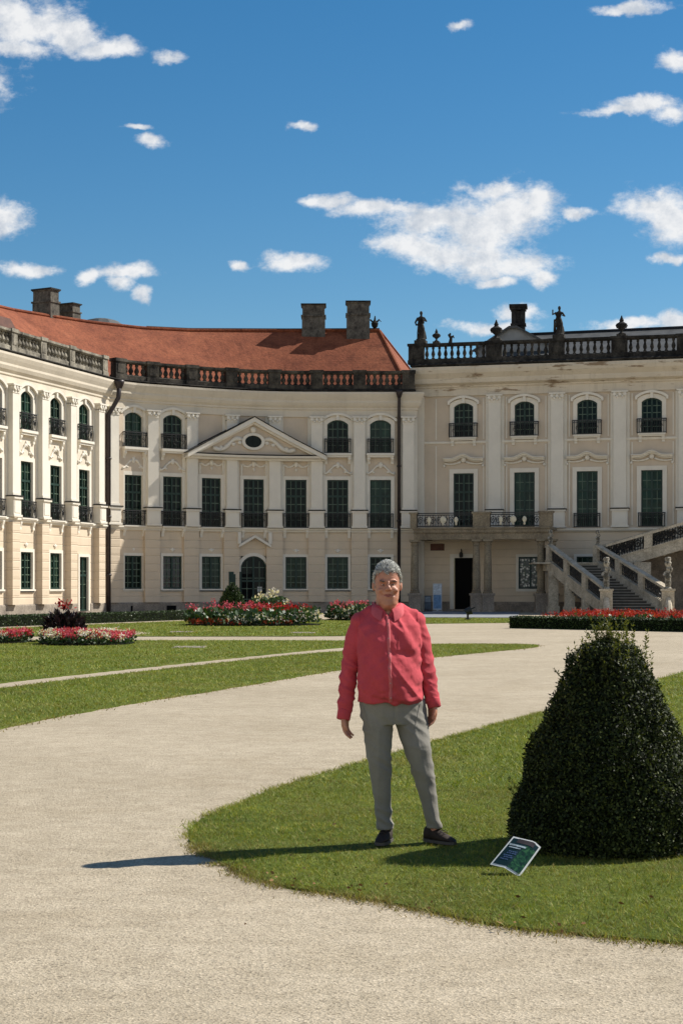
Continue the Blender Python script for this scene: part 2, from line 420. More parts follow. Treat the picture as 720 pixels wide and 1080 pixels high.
class Facade:
    """adds parts along a path, in coordinates (s along, n outward, z up), under one building Empty"""
    def __init__(s, path, root): s.path = path; s.root = root; s.o = Vector(root.location)
    def w(s, q, n, z):
        p = s.path.pt(q, n); return (p.x - s.o.x, p.y - s.o.y, z - s.o.z)
    def bend(s, mb, name, mat, parent=None, smooth=False, fix=True):
        return mb.map(s.w).build(name, mat, parent or s.root, smooth=smooth, fix=fix)
    def place(s, name, me, q, parent=None, n=0, z=0):
        p = s.path.pt(q, n); return link(name, me, parent or s.root, (p.x - s.o.x, p.y - s.o.y, z - s.o.z), s.path.ang(q))
    def sheet(s, name, mat, s0, s1, z0, z1, holes, n=0):
        S = {s0, s1}; Z = {z0, z1}
        for a, b_, c, d in holes:
            S |= {a, b_}; Z |= {c, d}
        S = sorted(x for x in S if s0 - 1e-6 <= x <= s1 + 1e-6); Z = sorted(x for x in Z if z0 - 1e-6 <= x <= z1 + 1e-6)
        S2 = []
        for a, b_ in zip(S, S[1:]):
            k = max(1, int((b_ - a) / .8)); S2 += [a + (b_ - a) * i / k for i in range(k)]
        S2.append(S[-1])
        mb = MB()
        for a, b_ in zip(S2, S2[1:]):
            for c, d in zip(Z, Z[1:]):
                ms, mz = (a + b_) / 2, (c + d) / 2
                if any(h[0] < ms < h[1] and h[2] < mz < h[3] for h in holes): continue
                mb.add([(a, n, c), (b_, n, c), (b_, n, d), (a, n, d)], [(0, 1, 2, 3)])
        return s.bend(mb, name, mat, fix=False)
    def sweep_mb(s, s0, s1, prof, step=.9):
        k = max(1, int((s1 - s0) / step)); m = len(prof); mb = MB(); vs = []; fs = []
        for i in range(k + 1):
            q = s0 + (s1 - s0) * i / k; vs += [(q, n, z) for n, z in prof]
        for i in range(k):
            for j in range(m):
                j2 = (j + 1) % m; fs.append((i * m + j, i * m + j2, (i + 1) * m + j2, (i + 1) * m + j))
        fs += [tuple(range(m)), tuple(range(k * m, (k + 1) * m))[::-1]]
        return mb.add(vs, fs)
    def ribbon_mb(s, s0, s1, lo, hi, n0, n1, k=16):
        mb = MB(); vs = []; fs = []
        for i in range(k + 1):
            q = s0 + (s1 - s0) * i / k; a, b_ = lo(q), hi(q)
            vs += [(q, n0, a), (q, n1, a), (q, n1, b_), (q, n0, b_)]
        for i in range(k):
            for j in range(4):
                j2 = (j + 1) % 4; fs.append((i * 4 + j, i * 4 + j2, (i + 1) * 4 + j2, (i + 1) * 4 + j))
        fs += [(0, 1, 2, 3), tuple(range(k * 4, k * 4 + 4))[::-1]]
        return mb.add(vs, fs)

# ------------------------------------------------------------------ window, door, pilaster prototypes (x along, +y inward, z up)
def outline(w, z0, z1, rise, n=10):
    """open contour, bottom left -> over the top -> bottom right"""
    pts = [(-w / 2, z0)]
    if rise <= 0: pts += [(-w / 2, z1), (w / 2, z1)]
    else:
        r = (w * w / 4 + rise * rise) / (2 * rise); a0 = math.asin(min(1, w / 2 / r))
        for i in range(n + 1):
            a = -a0 + 2 * a0 * i / n; pts.append((r * math.sin(a), z1 - r + r * math.cos(a)))
    return pts + [(w / 2, z0)]
def band(mb, A, B, y, closed=False):
    n = len(A); k = n if closed else n - 1
    vs = [(x, y, z) for x, z in A] + [(x, y, z) for x, z in B]
    mb.add(vs, [(i, (i + 1) % n, n + (i + 1) % n, n + i) for i in range(k)])
def wallb(mb, A, y0, y1, closed=False):
    n = len(A); k = n if closed else n - 1
    mb.add([(x, y0, z) for x, z in A] + [(x, y1, z) for x, z in A], [(i, (i + 1) % n, n + (i + 1) % n, n + i) for i in range(k)])
_cache = {}
def surround_mesh(w, z0, z1, rise, sw, key=False, sides4=False, proud=.07, depth=.17):
    k = ('sur', w, z0, z1, rise, sw, key, sides4)
    if k in _cache: return _cache[k]
    mb = MB(); A = outline(w, z0, z1, rise); B = outline(w + 2 * sw, z0 - (sw if sides4 else 0), z1 + sw, rise * 1.15 if rise else 0)
    band(mb, A, B, -proud, sides4); wallb(mb, B, -proud, .01, sides4); wallb(mb, A, -proud, depth, sides4)
    if not sides4:
        for sgn in (-1, 1): mb.add([(sgn * w / 2, -proud, z0), (sgn * (w / 2 + sw), -proud, z0), (sgn * (w / 2 + sw), .01, z0), (sgn * w / 2, .01, z0)], [(0, 1, 2, 3)])
    if rise and key:   # eyebrow hood moulding with ears
        C = outline(w + 2 * sw + .02, z1 - .1, z1 + sw + .06, rise * 1.3); D = outline(w + 2 * sw + .26, z1 - .1, z1 + sw + .2, rise * 1.4)
        band(mb, C, D, -.2); wallb(mb, D, -.2, .0); wallb(mb, C, -.2, -.0)
        mb.box(-.09, .09, -.17, 0, z1 - .02, z1 + sw + .16)
    _cache[k] = mb.mesh('surround', M['trim'], fix=False); return _cache[k]
def casement_mesh(w, z0, z1, rise, rows, mat='green', y=.07):
    k = ('cas', w, z0, z1, rise, rows, mat)
    if k in _cache: return _cache[k]
    mb = MB(); A = outline(w - .004, z0 + .002, z1 - .002, rise); B = outline(w - .17, z0 + .1, z1 - .085, rise * .9)
    band(mb, A, B, y, True); wallb(mb, B, y, y + .08, True)
    mb.box(-.055, .055, y - .02, y + .06, z0 + .09, z1 - .06)
    zt = z1 - rise
    zm = z0 + (zt - z0) * .66 if (z1 - z0) > 2.4 else None
    mb.cur = 1
    for i in range(1, rows):
        z = z0 + (z1 - z0 - .05) * i / rows
        if z < z1 - rise * .6: mb.box(-w / 2 + .08, w / 2 - .08, y + .012, y + .05, z - .022, z + .022)
    for x in (-w * .24, w * .24): mb.box(x - .018, x + .018, y + .014, y + .05, z0 + .09, z1 - rise * .45 - .04)
    mb.cur = 0
    if zm: mb.box(-w / 2 + .02, w / 2 - .02, y - .025, y + .06, zm - .06, zm + .06)
    _cache[k] = mb.mesh('window', [M[mat], M['green_lit']], fix=False); return _cache[k]
def pane_mesh(w, z0, z1, rise, mat='glass'):
    k = ('pane', w, z0, z1, rise, mat)
    if k in _cache: return _cache[k]
    A = outline(w - .02, z0 + .01, z1 - .01, rise); mb = MB(); mb.add([(x, .115, z) for x, z in A], [tuple(range(len(A)))])
    _cache[k] = mb.mesh('pane', M[mat], fix=False); return _cache[k]
def sill_mesh(w, z0, out, th, brackets, drop=.45, wide=.3):
    k = ('sill', w, z0, out, th, brackets, drop, wide)
    if k in _cache: return _cache[k]
    mb = MB(); hw = w / 2 + wide
    mb.box(-hw, hw, -out, .2, z0 - th * .55, z0 - .003); mb.box(-hw + .05, hw - .05, -out + .07, .0, z0 - th, z0 - th * .55)
    if brackets:
        for sx in (-1, 1):
            cx = sx * (w / 2 + wide * .35)
            pts = [(-out + .12, 0), (-out + .1, -.12), (-out * .55, -.2), (-out * .35, -drop * .7), (-.1, -drop), (0, -drop), (0, 0)]
            for q in range(len(pts)): pass
            vs = [(cx - .09, a, z0 - th + b_) for a, b_ in pts] + [(cx + .09, a, z0 - th + b_) for a, b_ in pts]; n = len(pts)
            mb.add(vs, [tuple(range(n)), tuple(range(n, 2 * n))[::-1]] + [(i, (i + 1) % n, n + (i + 1) % n, n + i) for i in range(n)])
    _cache[k] = mb.mesh('sill', M['trim']); return _cache[k]
def railing_mesh(w, z0, h, out, bulge=.0, wide=.16):
    k = ('rail', w, z0, h, out, bulge)
    if k in _cache: return _cache[k]
    mb = MB(); hw = w / 2 + wide
    def P(x, u):   # u 0..1 height
        return -out - bulge * math.sin(PI * min(1, u * 1.15)) ** 2 * (1 - u * .5)
    for u, t in ((0.03, .02), (.97, .03), (.82, .016)):
        mb.box(-hw, hw, P(0, u) - t, P(0, u) + t, z0 + h * u - t, z0 + h * u + t)
        for sx in (-1, 1): mb.box(sx * hw - t, sx * hw + t, P(0, u), 0, z0 + h * u - t, z0 + h * u + t)
    nb = max(6, int(2 * hw / .125))
    us = [0, .25, .5, .75, 1] if bulge else [0, 1]
    for i in range(nb + 1):
        x = -hw + 2 * hw * i / nb
        mb.tube([(x, P(x, u), z0 + h * u) for u in us], .018, 4, False)
    for sx in (-1, 1):
        for d in (.33, .66): mb.tube([(sx * hw, -out * d + (P(0, u) + out) * d, z0 + h * u) for u in us], .018, 4, False)
    for i in range(3):    # scroll work
        cx = -hw * .62 + hw * .62 * i
        mb.tube([(cx + .14 * math.cos(a) * (1 - a / 14), P(cx, .45) - .01, z0 + h * .45 + .2 * math.sin(a) * (1 - a / 14)) for a in np.linspace(0, 9, 16)], .016, 4, False)
    _cache[k] = mb.mesh('railing', M['iron'], fix=False); return _cache[k]
def relief_mesh(kind, w, z0, h):
    k = ('rel', kind, w, z0, h)
    if k in _cache: return _cache[k]
    mb = MB()
    if kind == 'swag':      # stucco shell with two garlands
        mb.ell((0, -.03, z0 + h * .72), (w * .10, .09, h * .24), 10, 6)
        for sx in (-1, 1):
            mb.tube([(sx * w * (.06 + .5 * t), -.04 - .03 * math.sin(9 * t), z0 + h * (.72 - .62 * t + .35 * math.sin(PI * t) * (.4 - t))) for t in np.linspace(0, 1, 10)], [.05 + .035 * abs(math.sin(8 * t)) for t in np.linspace(0, 1, 10)], 6)
            mb.ell((sx * w * .56, -.03, z0 + h * .12), (.09, .07, .12), 8, 5); mb.ell((sx * w * .3, -.03, z0 + h * .2), (.1, .06, .07), 8, 5)
    elif kind == 'ogee':    # ogee window pediment with scrolled garland
        hw = w / 2
        def zz(t): return z0 + h * (.50 + .42 * (math.exp(-(t * 2.6) ** 2)) - .06 * math.cos(t * PI))
        ts = np.linspace(-1, 1, 25)
        for dz, out, th in ((0, .30, .055), (.085, .38, .03), (-.09, .2, .03)):
            vs = []; fs = []
            for t in ts:
                z = zz(t) + dz; vs += [(hw * t, 0, z - th), (hw * t, -out, z - th), (hw * t, -out, z + th), (hw * t, 0, z + th)]
            for i in range(24):
                for j in range(4):
                    j2 = (j + 1) % 4; fs.append((i * 4 + j, i * 4 + j2, i * 4 + 4 + j2, i * 4 + 4 + j))
            fs += [(0, 1, 2, 3), (96, 97, 98, 99)]; mb.add(vs, fs)
        mb.ell((0, -.08, z0 + h * .55), (.16, .1, .17), 10, 6)
        for sx in (-1, 1):
            mb.tube([(sx * hw * (.12 + .86 * t), -.06, z0 + h * (.42 - .55 * t + .28 * t * t * 1.6)) for t in np.linspace(0, 1, 9)], [.06, .075, .05, .07, .05, .06, .05, .06, .05], 6)
            mb.ell((sx * hw * .98, -.07, z0 + h * .12), (.09, .08, .1), 8, 5)
    elif kind == 'cartouche':
        for sx in (-1, 1):
            mb.tube([(sx * w * (.08 + .42 * t), -.04, z0 + h * (.75 - .2 * math.sin(PI * t))) for t in np.linspace(0, 1, 8)], [.06, .09, .06, .08, .05, .08, .06, .05], 6)
            mb.tube([(sx * w * .52, -.04, z0 + h * (.75 - .9 * t)) for t in np.linspace(0, 1, 6)], [.09, .06, .1, .06, .08, .03], 6)
        mb.ell((0, -.05, z0 + h * .75), (.15, .1, .2), 10, 6); mb.ell((0, -.04, z0 + h * .35), (.09, .06, .12), 8, 5)
    elif kind == 'rosette':
        mb.ell((0, -.02, z0), (.11, .06, .13), 8, 6)
        for sx in (-1, 1): mb.ell((sx * .13, -.02, z0 + .03), (.07, .04, .05), 8, 5)
    _cache[k] = mb.mesh('relief', M['trim'], smooth=True); return _cache[k]
def shaft_mesh(w, z0, z1, out):
    k = ('shaft', w, z0, z1, out)
    if k in _cache: return _cache[k]
    mb = MB(); mb.box(-w / 2, w / 2, -out, .05, z0, z1)
    mb.box(-w / 2 - .05, w / 2 + .05, -out - .05, .05, z0, z0 + .16)
    mb.box(-w / 2 - .2, w / 2 + .2, -.06, .04, z0, z1 + .3)     # broad strip behind the shaft
    _cache[k] = mb.mesh('pilaster', M['trim']); return _cache[k]
def capital_mesh(w, z0, z1, out):
    k = ('cap', w, z0, z1, out)
    if k in _cache: return _cache[k]
    mb = MB(); h = z1 - z0; o = out
    mb.box(-w / 2 - .03, w / 2 + .03, -o - .03, .04, z0 - .07, z0)
    mb.box(-w / 2 - .12, w / 2 + .12, -o - .12, .04, z1 - h * .22, z1)
    mb.box(-w / 2, w / 2, -o - .01, .04, z0, z1 - h * .22)
    for sx in (-1, 1):
        c = Vector((sx * w * .42, -o - .05, z0 + h * .52))
        mb.tube([c + Vector((0, .12, 0)), c + Vector((0, -.06, 0))], h * .26, 10)
        mb.ell((sx * w * .22, -o - .04, z0 + h * .2), (w * .13, .07, h * .22), 8, 5)
    mb.ell((0, -o - .06, z0 + h * .5), (w * .15, .07, h * .3), 8, 6)
    _cache[k] = mb.mesh('capital', M['trim']); return _cache[k]
def pedestal_mesh(w, z0, z1, out):
    k = ('ped', w, z0, z1, out)
    if k in _cache: return _cache[k]
    mb = MB(); mb.box(-w / 2, w / 2, -out, .0, z0 + .12, z1 - .18)
    mb.box(-w / 2 - .06, w / 2 + .06, -out - .06, 0, z0 + .01, z0 + .12)
    mb.box(-w / 2 - .07, w / 2 + .07, -out - .08, 0, z1 - .18, z1 - .07); mb.cur = 1
    mb.box(-w / 2 - .1, w / 2 + .1, -out - .11, 0, z1 - .07, z1)
    mb.cur = 0; mb.box(-w / 2 + .09, w / 2 - .09, -out - .025, -out + .01, z0 + .22, z1 - .28)
    _cache[k] = mb.mesh('pedestal', [M['trim'], M['black_stone']]); return _cache[k]
def lesene_mesh(w, z0, z1, out):
    k = ('les', w, z0, z1, out)
    if k in _cache: return _cache[k]
    mb = MB(); z = z0
    while z < z1 - .05:
        t = min(z + .468, z1); mb.box(-w / 2, w / 2, -out, .05, z, t); z += .485
    mb.box(-w / 2 + .025, w / 2 - .025, -out + .016, .05, z0, z1)
    _cache[k] = mb.mesh('lesene', M['groundfl']); return _cache[k]
def add_window(fc, q, w, z0, z1, rise=0, rows=5, sw=.24, rail=None, sill=None, relief=None, key=False, four=False, pane='glass', name='window'):
    if pane == 'glass': pane = random.choice(['glass', 'glass', 'glass', 'glass_green', 'glass_green', 'glass_sky'])
    win = fc.place(name, casement_mesh(w, z0, z1, rise, rows), q)
    link('pane', pane_mesh(w, z0, z1, rise, pane), win)
    link('surround', surround_mesh(w, z0, z1, rise, sw, key, four), win)
    if sill: link('sill', sill_mesh(w, z0, *sill), win)
    if rail: link('railing', railing_mesh(w, z0, *rail), win)
    if relief: link('relief', relief_mesh(*relief), win)
    return win
BAL = [(.055, 0), (.085, .04), (.085, .1), (.05, .14), (.075, .26), (.1, .38), (.09, .5), (.055, .66), (.045, .76), (.07, .84), (.07, .92), (.06, 1)]
def balustrade(fc, piers, z0, z1, n, mat, dens=.42, pier_w=.8, pier_extra=.05, fat=1.25):
    """a bay of balusters between each pair of piers; z0 base, z1 top of rail"""
    h = z1 - z0
    for q in piers:
        mb = MB(); mb.box(q - pier_w / 2, q + pier_w / 2, n - .24, n + .24, z0, z1 - .14)
        mb.box(q - pier_w / 2 - .06, q + pier_w / 2 + .06, n - .3, n + .3, z1 - .14, z1 + pier_extra)
        mb.box(q - pier_w / 2 - .04, q + pier_w / 2 + .04, n - .28, n + .28, z0, z0 + h * .2)
        mb.box(q - pier_w / 2 + .12, q + pier_w / 2 - .12, n + .2, n + .265, z0 + h * .3, z1 - h * .25)
        fc.bend(mb, 'pier', M[mat])
    for a, b_ in zip(piers, piers[1:]):
        a += pier_w / 2 - .01; b_ -= pier_w / 2 - .01
        mb = fc.sweep_mb(a, b_, [(n - .2, z0), (n + .2, z0), (n + .2, z0 + h * .2), (n + .14, z0 + h * .24), (n - .14, z0 + h * .24), (n - .2, z0 + h * .2)])
        m2 = fc.sweep_mb(a, b_, [(n - .16, z1 - .2), (n + .16, z1 - .2), (n + .24, z1 - .12), (n + .24, z1), (n - .24, z1), (n - .24, z1 - .12)])
        mb.add(m2.v, m2.f)
        k = max(2, round((b_ - a) / dens)); zb = z0 + h * .235; zt = z1 - .195
        for i in range(k):
            q = a + (b_ - a) * (i + .5) / k
            mb.lathe([(r * fat, zb + (zt - zb) * t) for r, t in BAL], (q, n, 0), 8)
        fc.bend(mb, 'balustrade', M[mat])
SUN_E, SKY_S, EXPO, CLOUD, SKY_SAT, SKY_HUE, SKY_V = 5.0, .085, .48, 7.9, 1.34, .495, .80
# ================================================================== CURVED SIDE WING (left + middle)
wing = thing('palace_wing', 'curved three-storey cream palace wing with red tiled roof, pediment and dark green windows', 'palace', (-6, K * 58, 0))
fm, fl = Facade(MID, wing), Facade(LEFT, wing)
Z_PL, Z_BAND, Z_FR, Z_CO, Z_TOP = .6, 5.06, 12.2, 13.7, 15.0
mw = [MID.at_px(p, -.1) for p in (139.5, 181, 222, 267, 312, 356, 401)]
mp = [MID.at_px(p, .3) for p in (121, 162, 203, 245, 290, 334, 379, 430.5)]
l_px = [LEFT.at_px(p, .32) for p in (17, 48, 78, 107.5)]
dl = (l_px[3] - l_px[0]) / 3
lp = [l_px[0] - dl * k for k in (4, 3, 2, 1)] + l_px
lw = [(a + b_) / 2 + .05 for a, b_ in zip(lp, lp[1:])]
W, WL = 1.3, 1.34
CORN = [(0, 12.1), (.10, 12.1), (.10, 12.52), (.16, 12.56), (.16, 12.66), (.28, 12.80), (.36, 12.98), (.36, 13.10), (.46, 13.30), (.54, 13.50), (.54, 13.62), (.1, 13.70), (-.3, 13.70), (-.3, 12.1)]
for fc, ws, ps, w, s0, s1, is_mid in ((fm, mw, mp, W, 0, MID.L, True), (fl, lw, lp, WL, 0, LEFT.L, False)):
    gh, uh = [], []
    for i, q in enumerate(ws):
        door = (is_mid and i == 3) or (not is_mid and i == len(ws) - 1)
        if is_mid and i == 3: gh.append((q - .82, q + .82, .12, 3.45))
        elif door: gh.append((q - w * .42, q + w * .42, .18, 3.25))
        else: gh.append((q - w / 2, q + w / 2, 1.42, 3.40))
        uh.append((q - w / 2, q + w / 2, 5.2, 8.2))
        if not (is_mid and i in (2, 3, 4)): uh.append((q - w / 2, q + w / 2, 9.85, 11.93))
    fc.sheet('wall', M['groundfl'], s0, s1, Z_PL, Z_BAND, [h for h in gh])
    fc.sheet('wall', M['upper'] if not is_mid else M['beige'], s0, s1, Z_BAND, 12.4, uh)
    # plinth, with gaps at the doors
    cuts = sorted((h[0] - .2, h[1] + .2) for h in gh if h[2] < .5); edges = [s0] + [x for c in cuts for x in c] + [s1]
    for a, b_ in zip(edges[::2], edges[1::2]):
        fc.bend(fc.sweep_mb(a, b_, [(-.1, -.1), (.09, -.1), (.09, Z_PL - .05), (.05, Z_PL + .02), (-.1, Z_PL + .02)]), 'plinth', M['plinth'])
    fc.bend(fc.sweep_mb(s0, s1, [(-.1, 4.93), (.10, 4.93), (.14, 4.98), (.14, 5.03), (.22, 5.07), (.22, 5.17), (-.1, 5.19)]), 'floor_band', M['trim'])
    fc.bend(fc.sweep_mb(s0 if is_mid else s0, s1, CORN), 'cornice', M['cornice'])
    fc.bend(fc.sweep_mb(s0, s1, [(-.2, 13.702), (.48, 13.702), (.51, 13.74), (.48, 13.78), (-.2, 13.82)]), 'gutter', M['black_stone'])
    out = .3 if is_mid else .34
    pw = .7
    for i, q in enumerate(ps):
        sh = fc.place('pilaster', shaft_mesh(pw, 6.3, 11.78, out), q)
        link('capital', capital_mesh(pw, 11.72, 12.12, out), sh)
        link('pedestal', pedestal_mesh(.88 if is_mid else .78, 5.19, 6.32, out + .08), sh)
        link('lesene', lesene_mesh(1.02 if is_mid else .8, .62, 4.93, .2 if is_mid else .36), sh)
    for i, q in enumerate(ws):
        mid_bay = is_mid and i in (2, 3, 4)
        if is_mid and i == 3:
            pass
        elif not is_mid and i == len(ws) - 1:
            d = fc.place('door', casement_mesh(w * .84, .18, 3.25, 0, 4), q)
            link('surround', surround_mesh(w * .84, .18, 3.25, 0, .17), d); link('pane', pane_mesh(w * .84, .18, 3.25, 0), d)
            st = MB(); st.box(-.75, .75, -.55, .1, 0, .17); st.build('step', M['plinth'], d)
        else:
            gw = add_window(fc, q, w, 1.42, 3.40, 0, 5, .17, four=True, sill=(.14, .16, False, 0, .2))
            link('relief', relief_mesh('rosette', w, 3.78, .3), gw)
        add_window(fc, q, w, 5.2, 8.2, 0, 6, .22, rail=(.9, .30 if is_mid else .2, .06 if not is_mid else .0, .12), sill=(.34 if is_mid else .26, .13, True, .5, .16),
                   relief=('cartouche' if mid_bay else 'swag', 1.5 if is_mid else 1.2, 8.5, .85))
        if not mid_bay:
            add_window(fc, q, w, 9.85, 11.93, .28, 4, .24, rail=(.9, .32 if is_mid else .2, .07, .14), sill=(.40 if is_mid else .28, .26, True, .42, .22), key=True)
    if not is_mid:
        for q in ps[:0]: pass
# pediment over the three middle bays
pa, pb = mp[2] - .45, mp[5] + .45; pm = (pa + pb) / 2; PZ0, PZ1 = 9.66, 11.92
sl = lambda q: PZ0 + (PZ1 - PZ0) * (1 - abs(q - pm) / ((pb - pa) / 2))
ped = fm.bend(fm.ribbon_mb(pa + .1, pb - .1, lambda q: PZ0 - .02, lambda q: max(PZ0 + .02, sl(q) - .1), .0, .36, 24), 'pediment', M['beige'])
mb = fm.ribbon_mb(pa - .12, pb + .12, lambda q: sl(q) - .22, lambda q: sl(q) + .06, .0, .78, 24)
m2 = fm.ribbon_mb(pa + .2, pb - .2, lambda q: sl(q) - .36, lambda q: sl(q) - .22, .0, .60, 24); mb.add(m2.v, m2.f)
fm.bend(mb, 'raking_cornice', M['trim'], ped)
fm.bend(fm.ribbon_mb(pa - .16, pb + .16, lambda q: sl(q) + .065, lambda q: sl(q) + .12, .0, .82, 24), 'lead_flashing', M['black_stone'], ped)
fm.bend(fm.sweep_mb(pa - .12, pb + .12, [(0, 9.34), (.42, 9.34), (.46, 9.44), (.70, 9.5), (.74, 9.62), (.4, 9.66), (0, 9.66)]), 'base_cornice', M['trim'], ped)
fm.bend(fm.sweep_mb(pa + .1, pb - .1, [(.3, 9.662), (.70, 9.662), (.70, 9.70), (.3, 9.72)]), 'lead_flashing', M['black_stone'], ped)
mb = MB()
for sx in (-1, 1):
    mb.tube([(pm + sx * (.75 + 2.0 * t), .40, PZ0 + .95 - .7 * t + .18 * math.sin(7 * t)) for t in np.linspace(0, 1, 14)], [.1 + .06 * abs(math.sin(9 * t)) for t in np.linspace(0, 1, 14)], 6)
    for k in range(5): mb.ell((pm + sx * (.9 + .42 * k), .40, PZ0 + .75 - .11 * k), (.16, .07, .12), 8, 5)
mb.ell((pm, .42, PZ0 + 1.56), (.22, .1, .2), 8, 6)
fm.bend(mb, 'stucco_relief', M['trim'], ped, smooth=True)
E = [(.53 * math.cos(a), .37 * math.sin(a)) for a in np.linspace(0, 2 * PI, 28, endpoint=False)]
E2 = [(x * 1.38, z * 1.42) for x, z in E]
mb = MB(); band(mb, [(x, z) for x, z in E], E2, -.50, True); wallb(mb, E2, -.50, -.3, True); wallb(mb, E, -.50, -.36, True)
zo = PZ0 + .84
oc = fm.place('oval_window', mb.mesh('oval_window', M['trim'], fix=False), pm, ped, z=zo)
mb = MB(); mb.add([(x, -.40, z) for x, z in E], [tuple(range(28))]); mb.box(-.02, .02, -.43, -.40, -.36, .36); mb.box(-.52, .52, -.43, -.40, -.02, .02)
mb.build('pane', M['glass'], oc, fix=False)
# portal in the middle bay
q = mw[3]
por = fm.place('portal', surround_mesh(1.64, .12, 3.45, .62, .2), q)
mb = MB(); hw = 1.02
for sx in (-1, 1): mb.add([(0, -.42, 4.74), (sx * hw, -.42, 4.14), (sx * hw, -.42, 3.98), (0, -.42, 4.58), (0, 0, 4.74), (sx * hw, 0, 4.14), (sx * hw, 0, 3.98), (0, 0, 4.58)],
                          [(0, 1, 2, 3), (7, 6, 5, 4), (0, 4, 5, 1), (3, 2, 6, 7), (1, 5, 6, 2)])
mb.build('hood', M['trim'], por)
mb = MB()
for sx in (-1, 1): mb.box(sx * .98 - .1, sx * .98 + .1, -.36, 0, 4.2, 4.92)
mb.build('bracket', M['trim'], por)
link('fanlight', casement_mesh(1.64, .12, 3.45, .62, 5), por)
link('pane', pane_mesh(1.64, .12, 3.45, .62), por)
mb = MB(); mb.box(0, .86, -.03, .03, 0, 2.35); mb.box(.1, .76, -.05, .05, .2, 1.0); mb.box(.1, .76, -.045, .045, 1.2, 2.2)
mb.build('open_door', M['green'], por, (-.82, -.12, .13), R(195))
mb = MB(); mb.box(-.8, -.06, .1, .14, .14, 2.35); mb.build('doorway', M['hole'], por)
mb = MB(); mb.box(.28, .56, .095, .11, 1.25, 1.55); mb.build('notice', simple('white_paper', (.6, .6, .58), .7), por)
mb = MB(); mb.box(-1.2, 1.2, -.9, .1, 0, .12); mb.build('step', M['plinth'], por)
# end of the wing beside the main block, and its far side
fe = MB(); x0, y0 = MID.p[-1].x + 6, MY - K * 58
fe.add([(x0, y0, 0), (x0, y0 + 13, 0), (x0, y0 + 13, 13.7), (x0, y0, 13.7)], [(0, 1, 2, 3)])
fe.build('end_wall', M['upper'], wing, fix=False)
mb = MB(); ex = x0
prof = [(n, z) for n, z in CORN[1:11]]
mb.add([(ex, y0 - n, z) for n, z in prof] + [(ex + n * .95, y0 - n, z) for n, z in prof] + [(ex + n * .95, y0 + 3, z) for n, z in prof],
       [(i, i + 1, 10 + i + 1, 10 + i) for i in range(9)] + [(10 + i, 10 + i + 1, 20 + i + 1, 20 + i) for i in range(9)] + [(9, 19, 29)])
mb.build('cornice', M['cornice'], wing)
# balustrades
balustrade(fm, [.75] + [q for q in mp[1:-1]] + [MID.L - .45], 13.82, 14.96, .06, 'sooty_dark', pier_w=.76, dens=.40, fat=1.55)
balustrade(fl, [q for q in lp[:-1]] + [LEFT.L - .85], 13.82, 14.94, .02, 'sooty', pier_w=.62, dens=.40, fat=1.7)
fl.bend(fl.sweep_mb(0, LEFT.L - .2, [(-.5, 13.7), (-.34, 13.7), (-.34, 14.72), (-.5, 14.72)]), 'gutter_wall', M['black_stone'])  # black wall added behind the balusters, painting the shade in their gaps
# roof
plan = list(LEFT.p) + MID.p[1:]
def offset_poly(pts, d):
    out = []
    for i, p in enumerate(pts):
        t0 = (p - pts[i - 1]).normalized() if i else (pts[1] - p).normalized()
        t1 = (pts[i + 1] - p).normalized() if i < len(pts) - 1 else t0
        n0, n1 = Vector((t0.y, -t0.x)), Vector((t1.y, -t1.x)); m_ = (n0 + n1).normalized()
        out.append(p + m_ * d / max(.5, m_.dot(n0)))
    return out
eave, ridge, back = offset_poly(plan, -.55), offset_poly(plan, -7.0), offset_poly(plan, -13.5)
RP = [(-200, 262), (-60, 313), (0, 325), (50, 333.5), (100, 341), (150, 346.5), (200, 349), (300, 349.4), (420, 349)]
def rz_(p):
    px = CX + F * p.x / p.y
    y = np.interp(px, [a for a, _ in RP], [b_ for _, b_ in RP]); return CH + (HY - y) / F * p.y
keep = [i for i in range(len(plan)) if ridge[i].x < 2.2] ; keep_e = list(range(len(plan)))
rv = [(p, rz_(p)) for p in ridge]
o = Vector(wing.location)
mb = MB(); V = []
hip = Vector((40 / F * (MY + 7), MY + 7))
rid = [(ridge[i].x, ridge[i].y, min(rv[i][1], 19.6)) for i in keep] + [(hip.x, hip.y, CH + (HY - 349) / F * hip.y)]
ev = [(eave[i].x, eave[i].y, 13.75) for i in keep] + [(4.33, MY + .55, 13.75)]
bk = [(back[i].x, back[i].y, 13.75) for i in keep] + [(7.15, MY + 13.5, 13.75)]
n = len(rid); S = lambda P: [(x - o.x, y - o.y, z) for x, y, z in P]
mb.add(S(ev) + S(rid) + S(bk), [(i, i + 1, n + i + 1, n + i) for i in range(n - 1)] + [(n + i, n + i + 1, 2 * n + i + 1, 2 * n + i) for i in range(n - 1)] + [(n - 1, 3 * n - 1, 2 * n - 1), (0, n, 2 * n)])
roof = mb.build('roof', M['tile'], wing, fix=False)
mb = MB(); mb.tube(S([(x, y, z + .02) for x, y, z in rid]), .13, 8); mb.tube(S([rid[-1], ev[-1]]), .11, 6); mb.tube(S([rid[-1], bk[-1]]), .11, 6)
mb.build('ridge_tile', M['tile'], roof)
mb = MB(); mb.tube(S([(x, y, z + .16) for x, y, z in rid[len(rid) // 2:]]), .035, 6); mb.build('ridge_rod', M['iron'], roof)
